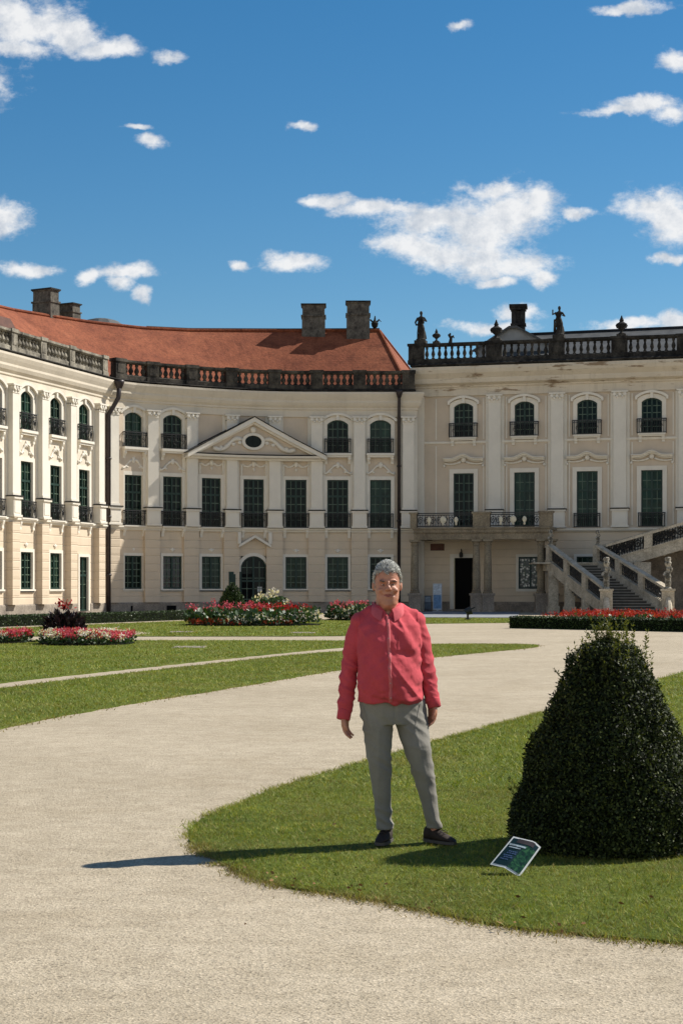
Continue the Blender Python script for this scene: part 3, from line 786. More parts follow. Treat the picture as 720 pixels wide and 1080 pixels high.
# back walls close the volume
mb = MB(); bb = offset_poly(plan, -13.2)
bs = S([(p.x, p.y, 0) for p in bb] + [(p.x, p.y, 13.75) for p in bb]); k = len(bb)
mb.add(bs, [(i, i + 1, k + i + 1, k + i) for i in range(k - 1)])
a0, b0 = plan[0], bb[0]
mb.add(S([(a0.x, a0.y, 0), (b0.x, b0.y, 0), (b0.x, b0.y, 13.75), (a0.x, a0.y, 13.75)]), [(0, 1, 2, 3)])
mb.build('wall', M['upper'], wing, fix=False)
def chimney(px0, px1, ytop, ybase, Y, root, parent, rot=0, mat='chimney', deep=1.3):
    a, b_ = at(px0, ybase, Y), at(px1, ytop, Y); w = (b_.x - a.x) / 2; c = Vector(((a.x + b_.x) / 2, Y + deep / 2, 0)); z0, z1 = a.z - 1.6, b_.z
    mb = MB(); d = deep / 2; h = z1 - a.z
    def bx(e, u0, u1): mb.box(-w - e, w + e, -d - e, d + e, u0, u1)
    bx(-.02, z0, a.z + h * .54); bx(.04, a.z + h * .54, a.z + h * .60)
    bx(-.05, a.z + h * .60, a.z + h * .92); bx(.0, a.z + h * .92, a.z + h * .95); mb.cur = 1; bx(.05, a.z + h * .95, z1)
    return mb.build('chimney', [M[mat], M['black_stone']], parent, (c.x - root.location.x, c.y - root.location.y, 0), rot)
def ridge_y(px):
    k = (px - CX) / F
    for (xa, ya, _), (xb, yb, _) in zip(rid, rid[1:]):
        fa, fb = xa - k * ya, xb - k * yb
        if fa <= 0 <= fb: return ya + (yb - ya) * (-fa) / (fb - fa)
    return MY + 7
chimney(318, 343, 320, 350, MY + 6.3, wing, roof)
chimney(365, 390, 317, 350, MY + 6.1, wing, roof)
chimney(39, 54, 303, 336, ridge_y(47) + .2, wing, roof, R(60), deep=1.5)
chimney(65, 79, 319, 341, ridge_y(72) + .6, wing, roof, R(60), deep=1.2)
# brown dormer at the near end and a dark far roof behind the ridge
mb = MB(); p = at(9, 352, LEFT.pt(LEFT.at_px(9), -2.5).y)
mb.add([(-2.2, 0, 0), (1.25, 0, 0), (.35, .1, .95), (-2.2, .1, .95), (-2.2, 4, .1), (1.25, 4, .1), (.35, 4, .95), (-2.2, 4, .95)],
       [(0, 1, 2, 3), (4, 7, 6, 5), (1, 5, 6, 2), (2, 6, 7, 3), (0, 3, 7, 4), (0, 4, 5, 1)])
mb.box(-2.2, 1.0, .15, 3.6, -1.2, -.002)
mb.build('dormer', M['rustbrown'], roof, (p.x - o.x, p.y - o.y, p.z - .1), R(68))
mb = MB(); p = at(107, 344, K * 68)
mb.lathe([(1.7, -1.2), (1.7, 0), (1.2, .35), (.6, .5), (.05, .56)], (0, 0, 0), 12)
mb.build('roof_cap', M['slate'], roof, (p.x - o.x, p.y - o.y, p.z))
# drainpipes
def pipe(fc, q, n, z0, z1, name='drainpipe', r=.1, head=True, kink=0):
    mb = MB(); P = fc.w
    if kink: mb.tube([P(q + kink, .75, z1), P(q + kink * .9, .7, z1 - .9), P(q, n, z1 - 1.9), P(q, n, z0)], r, 8)
    else: mb.tube([P(q, .7, z1), P(q, .62, z1 - .5), P(q, n, z1 - 1.5), P(q, n, z0)], r, 8)
    if head: mb.lathe([(r * 1.2, -.35), (r * 2.2, 0), (r * 2.2, .12)], P(q + kink, .72, z1), 8)
    for z in (2.2, 5.6, 9.0): mb.lathe([(r * 1.35, 0), (r * 1.35, .1)], P(q, n, z), 8)
    mb.build(name, M['pipe'], wing, smooth=True)
pipe(fm, MID.at_px(420.5, .2), .2, 0, 13.6)
pipe(fm, MID.at_px(114.6, .26), .26, 0, 13.5, r=.14, kink=.42)
# small near-black panels at the foot of the wall
for px in (140, 181, 312, 356, 401):
    mb = MB(); q = MID.at_px(px, .1); mb.box(-.32, .32, -.1, -.02, .08, .42); fm.place('cellar_vent', mb.mesh('cellar_vent', M['hole']), q)

# ================================================================== MAIN BLOCK (right)
block = thing('palace_main_block', 'beige palace main block with dark stone balustrade, columned balcony and arched green windows', 'palace', (14, K * 58, 0))
fr = Facade(RIGHT, block)
rw = [RIGHT.at_px(p, -.1) for p in (489, 553, 619, 687)]; dr = rw[3] - rw[2]
rw += [rw[3] + dr, rw[3] + 2 * dr]
rp = [RIGHT.at_px(p, .25) for p in (521, 587, 653)]; rp += [rp[2] + dr, rp[2] + 2 * dr]
s0, s1 = .05, RIGHT.L
WR, WU = 1.28, 1.22
uh = [(q - WR / 2, q + WR / 2, 5.2, 8.62) for q in rw] + [(q - WU / 2, q + WU / 2, 10.86, 13.0) for q in rw]
gdoor, gwin = rw[0], rw[1] + .35
gh = [(gdoor - .62, gdoor + .62, .15, 3.35), (gwin - .72, gwin + .72, 1.42, 3.4)] + [(q - .65, q + .65, 1.42, 3.4) for q in rw[2:]]
fr.sheet('wall', M['groundfl'], s0, s1, Z_PL - .6, 5.0, gh)
fr.sheet('wall', M['beige'], s0, s1, 5.0, 15.3, uh)
fr.bend(fr.sweep_mb(gdoor + 1.0, s1, [(-.1, -.1), (.09, -.1), (.09, .55), (.05, .62), (-.1, .62)]), 'plinth', M['plinth'])
fr.bend(fr.sweep_mb(s0, gdoor - .9, [(-.1, -.1), (.09, -.1), (.09, .55), (.05, .62), (-.1, .62)]), 'plinth', M['plinth'])
fr.bend(fr.sweep_mb(s0, s1, [(-.1, 4.93), (.1, 4.93), (.2, 5.02), (.2, 5.14), (-.1, 5.16)]), 'floor_band', M['trim'])
fr.bend(fr.sweep_mb(s0, s1, [(-.05, 10.47), (.05, 10.47), (.09, 10.53), (.09, 10.62), (-.05, 10.64)]), 'string_course', M['trim'])
fr.bend(fr.sweep_mb(s0, s1, [(-.1, 13.45), (.12, 13.45), (.12, 13.94), (.2, 14.0), (.2, 14.08), (.5, 14.22), (.55, 14.42), (.55, 14.5), (.8, 14.8), (.88, 15.02), (.88, 15.2), (.2, 15.26), (-.1, 15.26)]), 'cornice', M['cornice_worn'])
fr.bend(fr.sweep_mb(s0, s1, [(0, 15.262), (.84, 15.262), (.9, 15.34), (.84, 15.4), (.56, 15.46), (0, 15.46)]), 'blocking_course', M['black_stone'])
for q in rp:
    sh = fr.place('pilaster', shaft_mesh(.76, 6.3, 13.1, .24), q)
    link('capital', capital_mesh(.76, 13.04, 13.46, .24), sh); link('pedestal', pedestal_mesh(.95, 5.16, 6.35, .34), sh)
mb = MB(); mb.box(.12, .78, 0, .2, 5.16, 13.46); mb.box(.12, .78, 0, .16, .0, 4.93); fr.bend(mb, 'corner_strip', M['trim'])
for a, b_ in zip([.8] + rp, rp):        # raised frames round the wall panels
    mb = MB()
    for z0, z1 in ((5.3, 10.35), (10.75, 13.3)):
        for q in (a + .72, b_ - .72): mb.box(q - .035, q + .035, -.01, .03, z0, z1)
    fr.bend(mb, 'panel_moulding', M['trim'])
for i, q in enumerate(rw):
    add_window(fr, q, WR, 5.2, 8.62, 0, 6, .26, rail=(.85, .3, .06, .14) if i >= 2 else None, relief=('ogee', 2.5, 8.98, .85))
    add_window(fr, q, WU, 10.86, 13.0, .24, 5, .25, rail=(.88, .3, .05, .26), sill=(.3, .2, True, .34, .22), key=True)
gw = add_window(fr, gwin, 1.44, 1.42, 3.4, 0, 4, .16, four=True, pane='pale_glass')
for q in rw[2:]: add_window(fr, q, 1.3, 1.42, 3.4, 0, 5, .16, four=True)
d = fr.place('doorway', surround_mesh(1.24, .15, 3.35, 0, .24), gdoor)
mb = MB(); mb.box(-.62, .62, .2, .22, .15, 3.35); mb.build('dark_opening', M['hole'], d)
mb = MB(); mb.box(-1.2, 1.2, -.8, .2, 0, .15); mb.build('step', M['plinth'], d)
q = RIGHT.at_px(461, 0)
mb = MB(); mb.box(-.4, .4, -.06, 0, 3.85, 4.2); mb.box(-.44, .44, -.04, 0, 3.81, 4.24); fr.place('wall_plaque', mb.mesh('wall_plaque', M['rustbrown']), q)
mb = MB(); mb.tube([(0, 0, 3.75), (0, -.3, 3.9), (0, -.34, 3.7)], .025, 6); mb.lathe([(.05, 0), (.12, -.1), (.12, -.3), (.04, -.36)], (0, -.34, 3.72), 8)
fr.place('wall_lantern', mb.mesh('wall_lantern', M['iron']), RIGHT.at_px(487, 0))
balustrade(fr, [.35] + [rp[0], rp[1], rp[2], rp[3], rp[4]], 15.46, 16.72, .36, 'black_stone', pier_w=.95, dens=.40, pier_extra=.02)
# roof of the main block
ro = block.location
def rr(q, n, z): p = RIGHT.pt(q, n); return (p.x - ro.x, p.y - ro.y, z)
qa, qb = RIGHT.at_px(503, -2), RIGHT.L - 1
qr = RIGHT.at_px(552, -7.5); ql = RIGHT.L - 4
zr = CH + (HY - 352) / F * RIGHT.pt(qr, -7.5).y
mb = MB(); mb.add([rr(qa, -1, 15.3), rr(qb, -1, 15.3), rr(ql, -7.5, zr), rr(qr, -7.5, zr - .1), rr(qa, -14, 15.3), rr(qb, -14, 15.3)],
                  [(0, 1, 2, 3), (4, 3, 2, 5), (0, 3, 4), (1, 5, 2)])
mb.add([rr(-.0, 0, 15.28), rr(qb + 1, 0, 15.28), rr(qb + 1, -14, 15.28), rr(0, -14, 15.28)], [(0, 1, 2, 3)])
broof = mb.build('roof', M['slate'], block, fix=False)
mb = MB(); mb.tube([rr(qr, -7.5, zr - .05), rr(ql, -7.5, zr + .05)], .1, 6)
mb.build('ridge_capping', M['iron'], broof)
g0, g1, gm_, gn = RIGHT.at_px(503, -4), RIGHT.at_px(582, -4), RIGHT.at_px(541, -4), -4.0
za = CH + (HY - 344) / F * RIGHT.pt(gm_, gn).y
mb = MB(); mb.add([rr(g0, gn, 16.9), rr(g1, gn, 16.9), rr(gm_ + .2, gn, za - .08), rr(gm_ - .2, gn, za - .08)], [(0, 1, 2, 3)])
mb.add([rr(g0, gn, 15.3), rr(g1, gn, 15.3), rr(g1, gn, 16.9), rr(g0, gn, 16.9)], [(0, 1, 2, 3)])
gab = mb.build('dormer_gable', M['grey_gable'], broof, fix=False)
mb = MB(); top = [(g0 - .3, 16.8), (gm_ - .25, za), (gm_ + .25, za), (g1 + .3, 16.8)]
for (a, za_), (b_, zb_) in zip(top, top[1:]):
    mb.add([rr(a, gn + .25, za_), rr(b_, gn + .25, zb_), rr(b_, gn - 5, zb_), rr(a, gn - 5, za_), rr(a, gn + .25, za_ - .16), rr(b_, gn + .25, zb_ - .16)], [(0, 1, 2, 3), (0, 1, 5, 4)])
mb.build('dormer_roof', M['slate'], gab, fix=False)
mb = MB(); c = RIGHT.pt(gm_, gn - 2)
z0, z1 = za - .3, CH + (HY - 322) / F * c.y
for sx in (-1, 1):
    mb.box(sx * .3 - .14, sx * .3 + .14, -.4, .4, z0, z1 - .35)
mb.box(-.2, .2, -.3, .3, z0, z1 - .4); mb.box(-.5, .5, -.5, .5, z1 - .35, z1 - .2); mb.box(-.58, .58, -.58, .58, z1 - .2, z1); mb.box(-.5, .5, -.48, .48, z0 + .6, z0 + .72)
mb.build('chimney', M['black_stone'], broof, (c.x - ro.x, c.y - ro.y, 0), R(-8))
mb = MB(); e = RIGHT.pt(RIGHT.L, 0)
mb.add([rr(RIGHT.L, 0, 0), rr(RIGHT.L, -14, 0), rr(RIGHT.L, -14, 15.3), rr(RIGHT.L, 0, 15.3)], [(0, 1, 2, 3)])
mb.add([rr(0.05, 0, 13.3), rr(0.05, -14, 13.3), rr(0.05, -14, 15.3), rr(0.05, 0, 15.3)], [(0, 1, 2, 3)])
mb.add([rr(0, -14, 0), rr(RIGHT.L, -14, 0), rr(RIGHT.L, -14, 15.3), rr(0, -14, 15.3)], [(0, 1, 2, 3)])
mb.build('wall', M['beige'], block, fix=False)
# columned balcony
NB = 2.9
b0, b1 = RIGHT.at_px(432, NB), RIGHT.at_px(580, NB)
mb = fr.sweep_mb(b0 + .2, b1, [(0, 5.0), (NB + .08, 5.0), (NB + .14, 5.06), (NB + .14, 5.16), (0, 5.18)])
m2 = fr.sweep_mb(b0 + .25, b1, [(NB - .55, 4.42), (NB - .02, 4.42), (NB - .02, 4.75), (NB + .08, 4.86), (NB + .08, 5.0), (NB - .55, 5.0)]); mb.add(m2.v, m2.f)
m2 = fr.sweep_mb(b0 + .25, b0 + .8, [(0.0, 4.42), (NB, 4.42), (NB, 5.0), (0.0, 5.0)]); mb.add(m2.v, m2.f)
bal = fr.bend(mb, 'balcony', M['column'])
COLP = [(.30, 0), (.30, .08), (.25, .14), (.27, .2), (.235, .26), (.24, 1.2), (.20, 2.85), (.2, 2.9), (.235, 2.93), (.235, 2.98), (.2, 3.0), (.21, 3.08), (.29, 3.14), (.29, 3.26)]
for px in (437, 502, 514, 570, 582):
    q = RIGHT.at_px(px, NB - .3); p = fr.w(q, NB - .3, 0)
    mb = MB(); mb.lathe([(r, 1.15 + z) for r, z in COLP], (0, 0, 0), 16); mb.box(-.32, .32, -.32, .32, 4.3, 4.42)
    cl = mb.build('column', M['column'], bal, p, smooth=False)
    mb = MB(); mb.box(-.4, .4, -.4, .4, 0, .14); mb.box(-.35, .35, -.35, .35, .14, 1.02); mb.box(-.41, .41, -.41, .41, 1.02, 1.15); mb.build('pedestal', M['plinth'], cl)
prs = [RIGHT.at_px(p, NB) for p in (435.5, 507, 575)]
for q, hw in zip(prs, (.2, .52, .4)):
    mb = MB(); mb.box(q - hw, q + hw, NB - .42, NB - .02, 5.17, 5.98); mb.box(q - hw - .06, q + hw + .06, NB - .48, NB + .04, 5.98, 6.1)
    fr.bend(mb, 'pier', M['column'], bal)
for (a, ha), (b_, hb) in zip(list(zip(prs, (.2, .52, .4))), list(zip(prs, (.2, .52, .4)))[1:]):
    a += ha; b_ -= hb; mb = MB()
    for z in (5.24, 5.92, 6.03): mb.box(a, b_, NB - .25, NB - .19, z - .03, z + .03)
    k = int((b_ - a) / .16)
    for i in range(k + 1):
        q = a + (b_ - a) * i / k; mb.box(q - .014, q + .014, NB - .235, NB - .205, 5.24, 5.92)
    for i in range(9):
        cq = a + (b_ - a) * (i + .5) / 9
        mb.tube([(cq + .17 * math.cos(t) * (1 - t / 13), NB - .17, 5.58 + .26 * math.sin(t) * (1 - t / 13)) for t in np.linspace(0, 10, 18)], .022, 4)
    rl = fr.bend(mb, 'railing', M['iron'], bal)
    for u in (.22, .47, .70):
        mb = MB()
        cq = a + (b_ - a) * u; mb.ell((cq, NB - .13, 5.62), (.13 if u != .47 else .2, .05, .19 if u != .47 else .22), 8, 6); mb.ell((cq, NB - .13, 5.38), (.07, .04, .1), 8, 6)
        fr.bend(mb, 'gilt_ornament', M['gilt'], rl)
# ================================================================== STAIRCASE
stair = thing('staircase', 'weathered stone horseshoe staircase with iron panels rising towards the palace front', 'staircase', (15, 98, 0))
so = stair.location
def sw(p): return (p[0] - so.x, p[1] - so.y, p[2])
LZ = 3.0
def sm(x, y): yy = 95 + (y - 48) * 1.2; return Vector((x / y * yy / K, yy))
TL, BL, TR, BR = sm(11.75, 53.4), sm(13.35, 48.0), sm(14.3, 53.0), sm(16.35, 47.7)
NS = 18
mb = MB()
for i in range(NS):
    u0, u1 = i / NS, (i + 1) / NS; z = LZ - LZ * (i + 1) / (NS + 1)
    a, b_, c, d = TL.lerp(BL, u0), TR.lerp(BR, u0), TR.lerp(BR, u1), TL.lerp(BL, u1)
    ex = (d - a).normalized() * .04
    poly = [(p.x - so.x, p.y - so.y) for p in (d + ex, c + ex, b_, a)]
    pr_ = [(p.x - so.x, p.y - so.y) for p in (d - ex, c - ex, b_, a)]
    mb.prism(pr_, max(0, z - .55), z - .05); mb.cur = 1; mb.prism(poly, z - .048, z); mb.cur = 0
M['riser'] = simple('dark_riser_stone', (.085, .078, .066), .9, .2, 3); M['tread'] = simple('worn_tread_stone', (.30, .275, .23), .9, .2, 3)  # one stone: risers carry shade and treads skylight in their colours
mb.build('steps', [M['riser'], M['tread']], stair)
mb = MB()      # landing
poly = [sm(*q) for q in [(11.5, 53.2), (11.75, 53.15), (14.3, 52.8), (15.0, 53.0), (15.2, 55.5), (11.4, 55.6)]]
mb.prism([(x - so.x, y - so.y) for x, y in poly], LZ - .5, LZ - .09); mb.prism([(so_x - so.x, y - so.y) for so_x, y in [sm(*q) for q in [(10.75, 53.0), (11.75, 52.98), (14.3, 52.75), (15.0, 52.95), (15.2, 55.6), (11.0, 55.7)]]], LZ - .088, LZ)
mb.build('landing', M['stone'], stair)
def seg_box(mb, a, b_, half, za0, za1, zb0, zb1):
    """sloping beam between plan points a and b"""
    t = (b_ - a).normalized(); n = Vector((t.y, -t.x)) * half
    vs = []
    for p, z0, z1 in ((a, za0, za1), (b_, zb0, zb1)):
        for q, z in ((p - n, z0), (p + n, z0), (p + n, z1), (p - n, z1)): vs.append((q.x - so.x, q.y - so.y, z))
    mb.add(vs, [(0, 1, 2, 3), (7, 6, 5, 4), (0, 4, 5, 1), (1, 5, 6, 2), (2, 6, 7, 3), (3, 7, 4, 0)])
def parapet(a, b_, za, zb, npier, string=.55, ends=(True, True), h=1.0):
    mb = MB(); seg_box(mb, a, b_, .17, za - string, za + .08, zb - string, zb + .08); seg_box(mb, a, b_, .21, za + .08, za + .16, zb + .08, zb + .16)
    mb.build('stringer', M['stone'], stair)
    mb = MB(); seg_box(mb, a, b_, .20, za + h - .1, za + h + .05, zb + h - .1, zb + h + .05); mb.build('coping', M['stone'], stair)
    us = [i / npier for i in range(npier + 1)]
    for i, u in enumerate(us):
        if (i == 0 and not ends[0]) or (i == npier and not ends[1]): continue
        p = a.lerp(b_, u); z = za + (zb - za) * u; mb = MB(); mb.box(-.24, .24, -.19, .19, z - .1, z + h - .05)
        mb.build('pier', M['stone'], stair, sw((p.x, p.y, 0)), math.atan2((b_ - a).y, (b_ - a).x))
    for u0, u1 in zip(us, us[1:]):
        p, q = a.lerp(b_, u0), a.lerp(b_, u1); z0, z1 = za + (zb - za) * u0, za + (zb - za) * u1; mb = MB()
        seg_box(mb, p, q, .02, z0 + .24, z0 + .28, z1 + .24, z1 + .28); seg_box(mb, p, q, .02, z0 + .8, z0 + .84, z1 + .8, z1 + .84)
        k = 16; t = (q - p)
        for i in range(1, k):
            w = p.lerp(q, i / k); z = z0 + (z1 - z0) * i / k
            mb.tube([sw((w.x, w.y, z + .16)), sw((w.x, w.y, z + h - .1))], .03, 4, False)
        for j in range(6):
            w = p.lerp(q, (j + .5) / 6); z = z0 + (z1 - z0) * (j + .5) / 6 + .54; d = t.normalized()
            mb.tube([sw((w.x + d.x * .2 * math.cos(s_) * (1 - s_ / 13), w.y + d.y * .2 * math.cos(s_) * (1 - s_ / 13), z + .26 * math.sin(s_) * (1 - s_ / 13))) for s_ in np.linspace(0, 10, 16)], .042, 4, False)
        mb.build('iron_panel', M['iron'], stair)
parapet(TL, BL, LZ, .5, 3)
parapet(TR, BR, LZ, .5, 3)
parapet(TL + Vector((-.1, 2.4)), TL, LZ, LZ, 1, ends=(True, False))
# upper flight, rising to the right along the facade
U0, U1 = sm(14.75, 52.9), sm(21.2, 51.2); V0, V1 = sm(15.1, 55.7), sm(21.6, 54.0); NU = 15
mb = MB()
for i in range(NU):
    u0, u1 = i / NU, (i + 1) / NU; z = LZ + (5.1 - LZ) * (i + 1) / NU
    a, b_, c, d = U0.lerp(U1, u0), U0.lerp(U1, u1), V0.lerp(V1, u1), V0.lerp(V1, u0)
    mb.prism([(p.x - so.x, p.y - so.y) for p in (a, b_, c, d)], z - .6, z)
mb.prism([(x - so.x, y - so.y) for x, y in (sm(21.2, 51.2), sm(27, 50.2), sm(27.4, 53.0), sm(21.6, 54.3))], 4.5, 5.1)
mb.build('steps', M['stone'], stair)
parapet(U0, U1, LZ, 5.1, 3, ends=(False, True)); parapet(V0, V1, LZ, 5.1, 3); parapet(U1, sm(27, 50.2), 5.1, 5.1, 3)
# piers and arches that carry the flights
for p, z, w in ((TL.lerp(BL, .05), LZ - .5, .28), (TL.lerp(BL, .36), 1.75, .28), (TL.lerp(BL, .68), .95, .3), (U0.lerp(U1, .03), LZ - .5, .3), (U0.lerp(U1, .28), 3.0, .5), (U0.lerp(U1, .98), 4.5, .5), (TR + Vector((.1, .3)), LZ - .5, .3),
                (V0, LZ - .5, .3), (V0.lerp(V1, .5), 3.4, .4), (V1, 4.5, .4)):
    mb = MB(); mb.box(p.x - so.x - w, p.x - so.x + w, p.y - so.y - .26, p.y - so.y + .26, 0, z); mb.box(p.x - so.x - w - .07, p.x - so.x + w + .07, p.y - so.y - .32, p.y - so.y + .32, 0, .4)
    mb.build('support_pier', M['stone'], stair)
mb = MB()      # dark recess walls under the flights
seg_box(mb, sm(15.3, 55.2), sm(21.4, 53.6), .05, 0, LZ - .5, 0, 4.4)
mb.build('under_wall', M['plinth'], stair)
for p in (BL, BR):
    mb = MB(); mb.box(-.42, .42, -.42, .42, 0, .3); mb.box(-.34, .34, -.34, .34, .3, 1.32); mb.box(-.4, .4, -.4, .4, 1.32, 1.44)
    sx = 1
    mb.tube([(0, -.3, .9), (0, -.5, .55), (0, -.62, .3), (0, -.7, .12)], [.16, .2, .22, .2], 8)
    mb.build('newel', M['stone'], stair, sw((p.x, p.y - .25, 0)), R(-8))

# ================================================================== STATUES AND URNS
def blob_figure(kind, h, voxel):
    """h tall figure standing on z=0; draped adult or putto"""
    mb = MB()
    if kind == 'putto':
        mb.rings([(0, 0, .0, .2, .18), (0, 0, .06, .2, .18)], 12)
        mb.tube([(-.07, 0, .04), (-.08, -.04, .3), (-.06, 0, .58)], [.06, .075, .1], 8); mb.tube([(.09, .02, .04), (.1, -.06, .3), (.06, 0, .58)], [.06, .08, .1], 8)
        mb.rings([(0, 0, .52, .14, .11), (0, -.02, .66, .155, .13), (0, -.01, .8, .14, .11), (0, 0, .92, .15, .1), (0, 0, .97, .07, .06)], 14)
        mb.ell((.01, -.03, 1.06), (.105, .115, .12), 12, 8)
        mb.tube([(.14, 0, .88), (.22, -.04, 1.02), (.13, -.02, 1.2)], [.055, .05, .04], 8); mb.tube([(-.14, 0, .88), (-.23, -.05, .74), (-.12, -.14, .68)], [.055, .05, .045], 8)
        mb.tube([(-.16, -.05, .62), (.0, -.12, .56), (.17, -.05, .66)], [.05, .07, .05], 8)
        mb.lathe([(.05, 1.14), (.15, 1.24), (.2, 1.38), (.13, 1.46), (.17, 1.52)], (.0, 0, 0), 12)
        for k in range(10):
            a = k * 2.4; mb.ell((.11 * math.cos(a), .11 * math.sin(a), 1.56 + .03 * (k % 3)), (.07, .07, .07), 6, 5)
        full = 1.64
    else:
        mb.rings([(0, 0, 0, .3, .27), (0, 0, .1, .3, .27)], 14)
        mb.rings([(.06, 0, .08, .22, .20), (.07, 0, .4, .19, .17), (.05, -.02, .75, .20, .17), (-.03, 0, .98, .205, .15), (-.03, 0, 1.12, .15, .12), (0, -.02, 1.3, .185, .13), (.01, 0, 1.42, .2, .11), (.02, 0, 1.48, .08, .075), (.04, -.02, 1.56, .055, .055)], 18)
        mb.ell((.03, -.03, 1.67), (.095, .11, .135), 12, 8)
        for k in range(7): mb.tube([(.2 * math.cos(k), .17 * math.sin(k), .1), (.2 * math.cos(k + .3), .17 * math.sin(k + .3), .5), (.17 * math.cos(k + .5), .14 * math.sin(k + .5), .95)], [.05, .04, .03], 6)
        mb.tube([(.19, 0, 1.40), (.36, -.04, 1.16), (.22, -.2, 1.20)], [.065, .055, .04], 8)
        if kind == 'adult': mb.tube([(-.18, 0, 1.40), (-.34, .0, 1.12), (-.25, -.1, .92)], [.07, .06, .045], 8); mb.tube([(.2, -.2, 1.0), (.17, -.22, 1.35)], [.08, .06], 8)
        else: mb.tube([(-.18, 0, 1.40), (-.38, -.05, 1.28), (-.36, -.12, 1.58)], [.07, .06, .045], 8); mb.tube([(-.26, 0, .2), (-.28, .02, 1.0)], [.09, .05], 8)
        mb.tube([(-.22, .1, 1.35), (0, .16, 1.0), (.2, .14, .5), (.26, .1, .1)], [.06, .08, .08, .1], 8)
        full = 1.80
    me = voxel_union(mb, voxel, 2)
    a = get_co(me) * (h / full); set_co(me, a); return me
fig1, fig2 = blob_figure('adult', 1.85, .02), blob_figure('other', 1.8, .02)
putto = blob_figure('putto', 1.72, .028)
for m_ in (fig1, fig2): m_.materials.append(M['black_stone'])
putto.materials.append(weathered('putto_stone', (.50, .46, .38), (.10, .09, .07), .42, .58, 2.6))
def on_block(px, n=.36): q = RIGHT.at_px(px, n); return RIGHT.pt(q, n), RIGHT.ang(q)
for px, me, lab in ((443.5, fig1, 'dark stone robed statue standing on the corner of the balustrade beside the red roof'), (589, fig2, 'dark stone robed statue on the balustrade between the chimney and the urn')):
    p, a = on_block(px); t = thing('roof_statue', lab, 'statue', (p.x, p.y, 16.74), a, 'statues on the balustrade')
    t.parent = None; o_ = link('figure', me, t, (0, 0, .2))
    mb = MB(); mb.box(-.36, .36, -.3, .3, 0, .2); mb.build('base', M['black_stone'], t)
URN = [(.2, 0), (.22, .06), (.1, .14), (.08, .24), (.26, .4), (.34, .56), (.36, .66), (.22, .74), (.12, .82), (.15, .9), (.1, 1.0), (.05, 1.12), (.03, 1.2)]
for px, s_, lab in ((655, .95, 'dark stone urn with pointed lid on the balustrade near the picture edge'), (523, 1.0, 'dark stone urn on the balustrade in front of the grey dormer gable'), (460, .68, 'small dark stone urn on the balustrade beside the corner statue')):
    p, a = on_block(px); mb = MB(); mb.box(-.3 * s_, .3 * s_, -.3 * s_, .3 * s_, 0, .12); mb.lathe([(r * s_, .12 + z * s_) for r, z in URN], (0, 0, 0), 14)
    for k in range(6): a_ = k * PI / 3; mb.tube([(.27 * s_ * math.cos(a_), .27 * s_ * math.sin(a_), .12 + .42 * s_), (.36 * s_ * math.cos(a_ + .4), .36 * s_ * math.sin(a_ + .4), .12 + .58 * s_)], .06 * s_, 5)
    tag(mb.build('stone_urn', M['black_stone'], None, (p.x, p.y, 16.74 if px != 460 else 16.72), a), lab, 'urn', 'urns on the balustrade')
p, a = on_block(474.5); mb = MB(); mb.tube([(0, 0, 0), (.05, 0, .3), (-.06, 0, .5), (.02, 0, .62)], [.13, .09, .1, .05], 7); mb.tube([(.02, 0, .35), (.2, 0, .42), (.24, 0, .3)], [.07, .08, .03], 6); mb.tube([(-.02, 0, .4), (-.14, 0, .56)], [.06, .02], 6)
tag(mb.build('stone_bird', M['black_stone'], None, (p.x, p.y, 16.72), a), 'small broken dark stone ornament on the balustrade left of the grey gable', 'ornament')
mb = MB(); p = at(395, 349, MY + 7); z0 = p.z - .35
mb.lathe([(.12, 0), (.16, .1), (.08, .3), (.07, .5), (.2, .65), (.24, .85), (.12, 1.0), (.05, 1.1)], (0, 0, 0), 10)
for sx in (-1, 1): mb.tube([(0, 0, .8), (sx * .3, 0, 1.1), (sx * .42, 0, .95)], [.08, .06, .03], 6)
mb.tube([(0, 0, 1.0), (.02, 0, 1.35)], [.08, .03], 6)
tag(mb.build('roof_finial', M['black_stone'], None, (p.x, p.y, z0)), 'dark leafy finial at the end of the red roof ridge', 'finial')
for p, lab in ((BL, 'pale stone putto carrying a dark basket at the left foot of the stairs'), (BR, 'pale stone putto carrying a dark basket at the right foot of the stairs')):
    tag(link('putto_statue', putto, None, (p.x, p.y - .25, 1.44), R(-10)), lab, 'statue', 'putti at the foot of the staircase')
small = putto
for p, lab in ((TL, 'weathered small stone figure on the left top post of the stairs'), (TR, 'weathered small stone figure on the right top post of the stairs')):
    o_ = link('stair_figure', small, None, (p.x, p.y, LZ + 1.05), R(15)); o_.scale = (.72, .72, .5); tag(o_, lab, 'statue', 'small figures on the upper stair posts')

# ================================================================== GROUND, PATHS, LAWNS
mb = MB(); mb.add([(-400, -60, 0), (400, -60, 0), (400, 600, 0), (-400, 600, 0)], [(0, 1, 2, 3)])
tag(mb.build('gravel_ground', M['gravel'], fix=False), kind='structure')
def smooth_poly(P, it=2, closed=True):
    P = [Vector(p) for p in P]
    for _ in range(it):
        Q = []
        for i in range(len(P)):
            a, b_ = P[i], P[(i + 1) % len(P)]; Q += [a.lerp(b_, .25), a.lerp(b_, .75)]
        P = Q
    return P
def densify(P, step, jit):
    out = []
    for i in range(len(P)):
        a, b_ = Vector(P[i]), Vector(P[(i + 1) % len(P)]); L = (b_ - a).length; k = max(1, int(L / step))
        t = (b_ - a).normalized() if L else Vector((1, 0)); nn = Vector((t.y, -t.x))
        for j in range(k):
            p = a.lerp(b_, j / k); out.append(p + nn * jit * (mnoise.noise((p.x * 3, p.y * 3, .5)) + .7 * mnoise.noise((p.x * 11, p.y * 11, 2.5))))
    return out
